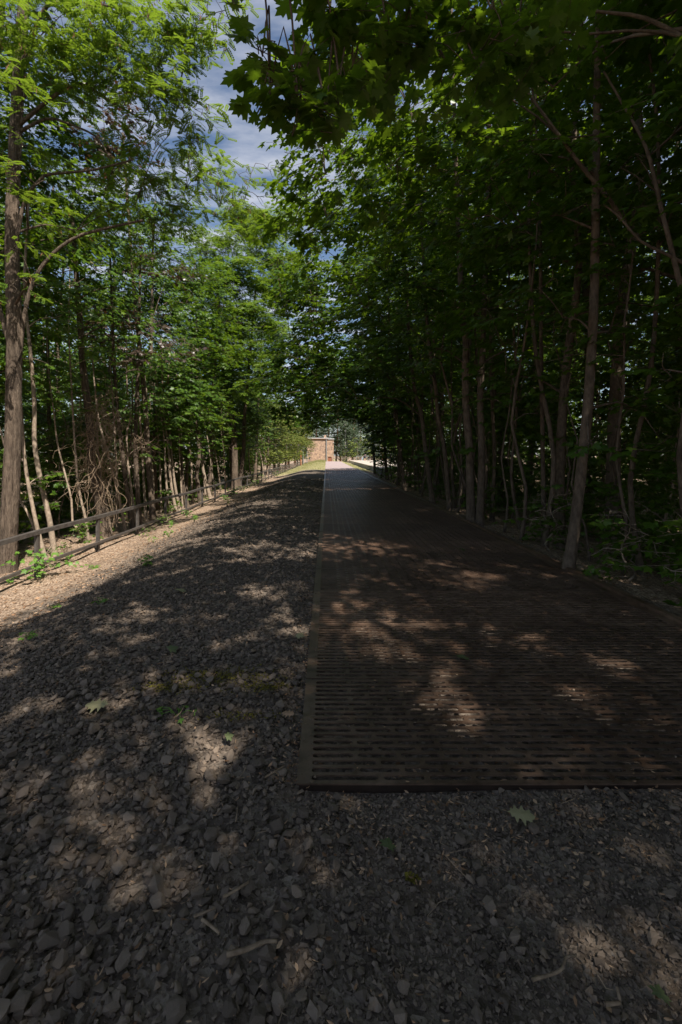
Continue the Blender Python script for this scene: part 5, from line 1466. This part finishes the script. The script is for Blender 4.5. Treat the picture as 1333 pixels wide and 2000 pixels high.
WD = [(195, 1180, 12, .05, 'flat grassy weed on the gravel in the lower left', .07), (285, 1108, 26, .07, 'dark green nettle-like weed at the edge of the sunlit slope', .2), (330, 1050, 14, .08, 'light green weed below the middle fence posts', .2),
      (336, 1028, 12, .08, 'pale green weed highest on the slope', .22), (348, 1397, 7, .045, 'small green seedling by the thin dark stick', .05), (262, 1040, 10, .07, 'weed at the foot of the fence', .15), (185, 1110, 20, .055, 'round-leaved dull green clump on the sunny slope', .08),
      (80, 1130, 10, .06, 'yellow-green weed at the nearest fence post', .16), (18, 1140, 14, .07, 'green weed at the foot of the big locust', .15), (110, 1190, 12, .05, 'small weed in the shade below the sunny slope', .06), (60, 1245, 16, .045, 'low creeping weed at the left margin', .06),
      (215, 1042, 12, .1, 'bright weed behind the fence under the vine tangle', .25), (380, 1020, 14, .09, 'weed under the fence rails past the middle posts', .25), (300, 1060, 10, .07, 'thin weed between slope and fence', .18), (445, 985, 14, .1, 'weed under the fence near the thick far locust', .25)]
for i, (x, y, n, s, lab, hh) in enumerate(WD): weed(x, y, n, s, lab, 600 + i, hh)

tuft = proto_maple('bank_plant', 163, 0.42, 0.22, 0.006, 4, (0, 0), 0.3, 0.16, 900, 0.07, MAPLE_LO, leafmat=M_WEED, bark=M_BARK_S, nleaf=6, twigs=False)
rt = random.Random(19)
for i in range(22):
    y = 8.2 + 1.9 * i * (1 + 0.012 * i) + rt.uniform(-.6, .6); x = rt.choice((-5.15, -5.7, -5.9, -6.2)) + rt.uniform(-.2, .2)
    put([tuft], 0, (x, y, float(ground_z(x, y)) - 0.02), rt.uniform(0, 6.28), rt.uniform(0.6, 1.3), f'{ORD[i]} small bright green plant along the foot of the fence, counted from the near end', 'plant', 'small plants at the foot of the fence')
# undergrowth at the foot of the right-hand trunks
ush = proto_maple('undergrowth_bush', 161, 1.0, 0.5, 0.015, 6, (0, 0), 0.2, 0.42, 120, 0.11, MAPLE_LO, bark=M_BARK_S, nleaf=8)
ru = random.Random(9)
for i, (x, y) in enumerate([(3.9, 4.6), (4.6, 5.4), (4.1, 6.2), (4.9, 7.2), (3.9, 7.9), (4.4, 9.2), (4.0, 11.8), (4.6, 13.6), (3.9, 16.0), (4.2, 19.0), (4.0, 22.6), (3.9, 26.6), (4.0, 31.5), (4.1, 37.0)]):
    put([ush], 0, (x, y, float(ground_z(x, y)) - 0.03), ru.uniform(0, 6.28), ru.uniform(0.7, 1.25), f'{ORD[i]} low leafy bush at the foot of the right-hand trunks, counted from the near end', 'bush', 'low bushes along the walkway edge')
for i, (x, y) in enumerate([(-6.4, 12.0), (-7.3, 14.2), (-6.9, 16.4), (-6.3, 18.6), (-7.0, 9.4), (-6.5, 22.8), (-6.6, 27.2), (-6.4, 33.5)]):
    put([ush], 0, (x, y, float(ground_z(x, y)) - 0.03), ru.uniform(0, 6.28), ru.uniform(0.6, 1.1), f'{ORD[i]} knee-high leafy bush between fence and wood, counted from the near end', 'bush', 'low bushes behind the fence')

# far verge grass
def grass():
    rng = rg(700)
    n = 9000
    x = np.concatenate([rng.uniform(-5.2, -0.2, n), rng.uniform(3.4, 5.2, n // 4)]); y = np.concatenate([rng.uniform(50, 112, n), rng.uniform(44, 90, n // 4)])
    k = len(x); a = rng.uniform(0, 2 * PI, k)
    lv = Leaves(); h = np.column_stack([0.35 * np.cos(a), 0.35 * np.sin(a), np.ones(k)])
    tall = 0.10 + 0.35 * sstep(92, 108, y) * (x < -0.2)
    lv.add(np.column_stack([x, y, ground_z(x, y)]), h, np.column_stack([np.cos(a + 1.57), np.sin(a + 1.57), 0 * a]), tall * rng.uniform(0.6, 1.3, k))
    blade = (np.array([[-0.09, 0, 0], [0.09, 0, 0], [0.0, 1.0, 0.1]]), np.array([[0, 1, 2]]))
    mb = MB(); lv.into(mb, blade)
    tag(mb.build('grass', M_GRASS), 'sunlit grass and hay on the verge beyond the shade', 'grass', kind='stuff')


grass()

# ----------------------------------------------------------------- people on the terrace
def person(name, loc, rz, H, label, top, legs, arms='folded'):
    root = tag(empty(name, loc), label, 'person', 'people on the terrace')
    root.rotation_euler = (0, 0, rz)
    s = H / 1.75
    J = {'pel': (0, 0, .93), 'wst': (0, 0, 1.08), 'chest': (0, 0.0, 1.30), 'neck': (0, 0, 1.48), 'nk2': (0, -0.01, 1.56), 'head': (0, -0.015, 1.66), 'crown': (0, -0.01, 1.73),
         'hl': (.10, 0, .90), 'kl': (.12, -.03, .50), 'al': (.12, .02, .09), 'tl': (.13, -.14, .03), 'hr': (-.10, 0, .90), 'kr': (-.12, -.02, .50), 'ar': (-.13, .02, .09), 'tr': (-.15, -.14, .03),
         'sl': (.19, 0, 1.42), 'el': (.27, -.03, 1.14), 'wl': (.08, -.22, 1.14), 'fl': (.0, -.25, 1.15), 'sr': (-.19, 0, 1.42), 'er': (-.27, -.03, 1.14), 'wr': (-.08, -.20, 1.10), 'fr': (0.0, -.23, 1.10)}
    Rd = {'pel': .15, 'wst': .135, 'chest': .155, 'neck': .075, 'nk2': .06, 'head': .105, 'crown': .07, 'hl': .10, 'kl': .062, 'al': .045, 'tl': .035, 'hr': .10, 'kr': .062, 'ar': .045, 'tr': .035,
          'sl': .065, 'el': .045, 'wl': .032, 'fl': .03, 'sr': .065, 'er': .045, 'wr': .032, 'fr': .03}
    keys = list(J)
    E = [('pel', 'wst'), ('wst', 'chest'), ('chest', 'neck'), ('neck', 'nk2'), ('nk2', 'head'), ('head', 'crown'), ('pel', 'hl'), ('hl', 'kl'), ('kl', 'al'), ('al', 'tl'), ('pel', 'hr'), ('hr', 'kr'), ('kr', 'ar'), ('ar', 'tr'),
         ('chest', 'sl'), ('sl', 'el'), ('el', 'wl'), ('wl', 'fl'), ('chest', 'sr'), ('sr', 'er'), ('er', 'wr'), ('wr', 'fr')]

    def skinned(nm, ks, mat, grow=1.0):
        idx = {k: i for i, k in enumerate(ks)}
        me = bpy.data.meshes.new(nm)
        me.from_pydata([tuple(c * s for c in J[k]) for k in ks], [(idx[a], idx[b]) for a, b in E if a in idx and b in idx], [])
        o = link(nm, me, root)
        md = o.modifiers.new('skin', 'SKIN')
        for i, k in enumerate(ks):
            me.skin_vertices[0].data[i].radius = (Rd[k] * s * grow, Rd[k] * s * grow * 0.85)
            me.skin_vertices[0].data[i].use_root = (i == 0)
        o.modifiers.new('sub', 'SUBSURF').render_levels = 1
        me.materials.append(mat)
        return o
    skinned('body', keys, M_SKIN)
    skinned('shirt', ['pel', 'wst', 'chest', 'sl', 'el', 'sr', 'er'], top, 1.14)
    skinned('trousers', ['pel', 'hl', 'kl', 'hr', 'kr'] if legs is M_NAVY else ['pel', 'hl', 'kl', 'al', 'hr', 'kr', 'ar'], legs, 1.16)
    mb = MB()
    th = np.linspace(0, 2 * PI, 10, endpoint=False)
    rings = [(0.112, 1.67), (0.116, 1.71), (0.09, 1.765), (0.03, 1.79)]
    V = np.array([[r * s * math.cos(a), r * s * math.sin(a) * 1.05 + 0.015, z * s] for r, z in rings for a in th])
    F = np.array([[i * 10 + j, i * 10 + (j + 1) % 10, (i + 1) * 10 + (j + 1) % 10, (i + 1) * 10 + j] for i in range(3) for j in range(10)])
    mb.add(V, F); mb.build('hair', M_HAIR, root, smooth=True)
    return root


person('person', (8.35, 99, PZ - 0.012), 0.6, 1.74, 'person in dark navy shirt standing on the terrace with arms bent in front', M_NAVY, M_NAVY)
person('person', (7.72, 97.5, PZ - 0.012), 2.6, 1.02, 'small figure in pale blue standing beside the person in navy', M_PALEBLUE, M_PALEBLUE)


def bicycle(loc, rz, label):
    o = tag(empty('bicycle', loc), label, 'bicycle'); o.rotation_euler = (0, 0.0, rz)
    for x in (-0.52, 0.52):
        th = np.linspace(0, 2 * PI, 25)
        ring = np.column_stack([x + 0.33 * np.cos(th), 0 * th, 0.35 + 0.33 * np.sin(th)])
        mb = MB(); tube(mb, ring, 0.02, 0.02, 6, cap=False); wh = mb.build('wheel', M_RUBBER, o)
        for k in range(8):
            a = k * PI / 4
            mb = MB(); tube(mb, np.array([[x, 0, 0.35], [x + 0.32 * math.cos(a), 0, 0.35 + 0.32 * math.sin(a)]]), 0.004, 0.004, 3, cap=False); mb.build('spoke', M_ZINC, wh)
    for a, b in (((-.52, 0, .35), (-.12, 0, .35)), ((-.12, 0, .35), (-.22, 0, .82)), ((-.22, 0, .76), (.36, 0, .80)), ((-.12, 0, .35), (.38, 0, .74)), ((.36, 0, .92), (.52, 0, .35)), ((-.22, 0, .76), (-.52, 0, .35))):
        mb = MB(); tube(mb, np.array([a, b]), 0.02, 0.02, 6); mb.build('frame_tube', M_NAVY, o)
    mb = MB(); mb.box((-.34, -.07, .86), (-.10, .07, .91)); mb.build('saddle', M_RUBBER, o)
    mb = MB(); tube(mb, np.array([[.30, -.28, .98], [.36, 0, .96], [.30, .28, .98]]), 0.014, 0.014, 6); mb.build('handlebar', M_RUBBER, o)


bicycle((8.6, 92, PZ - 0.012), 1.1, 'dark bicycle standing on the terrace below the person in navy')
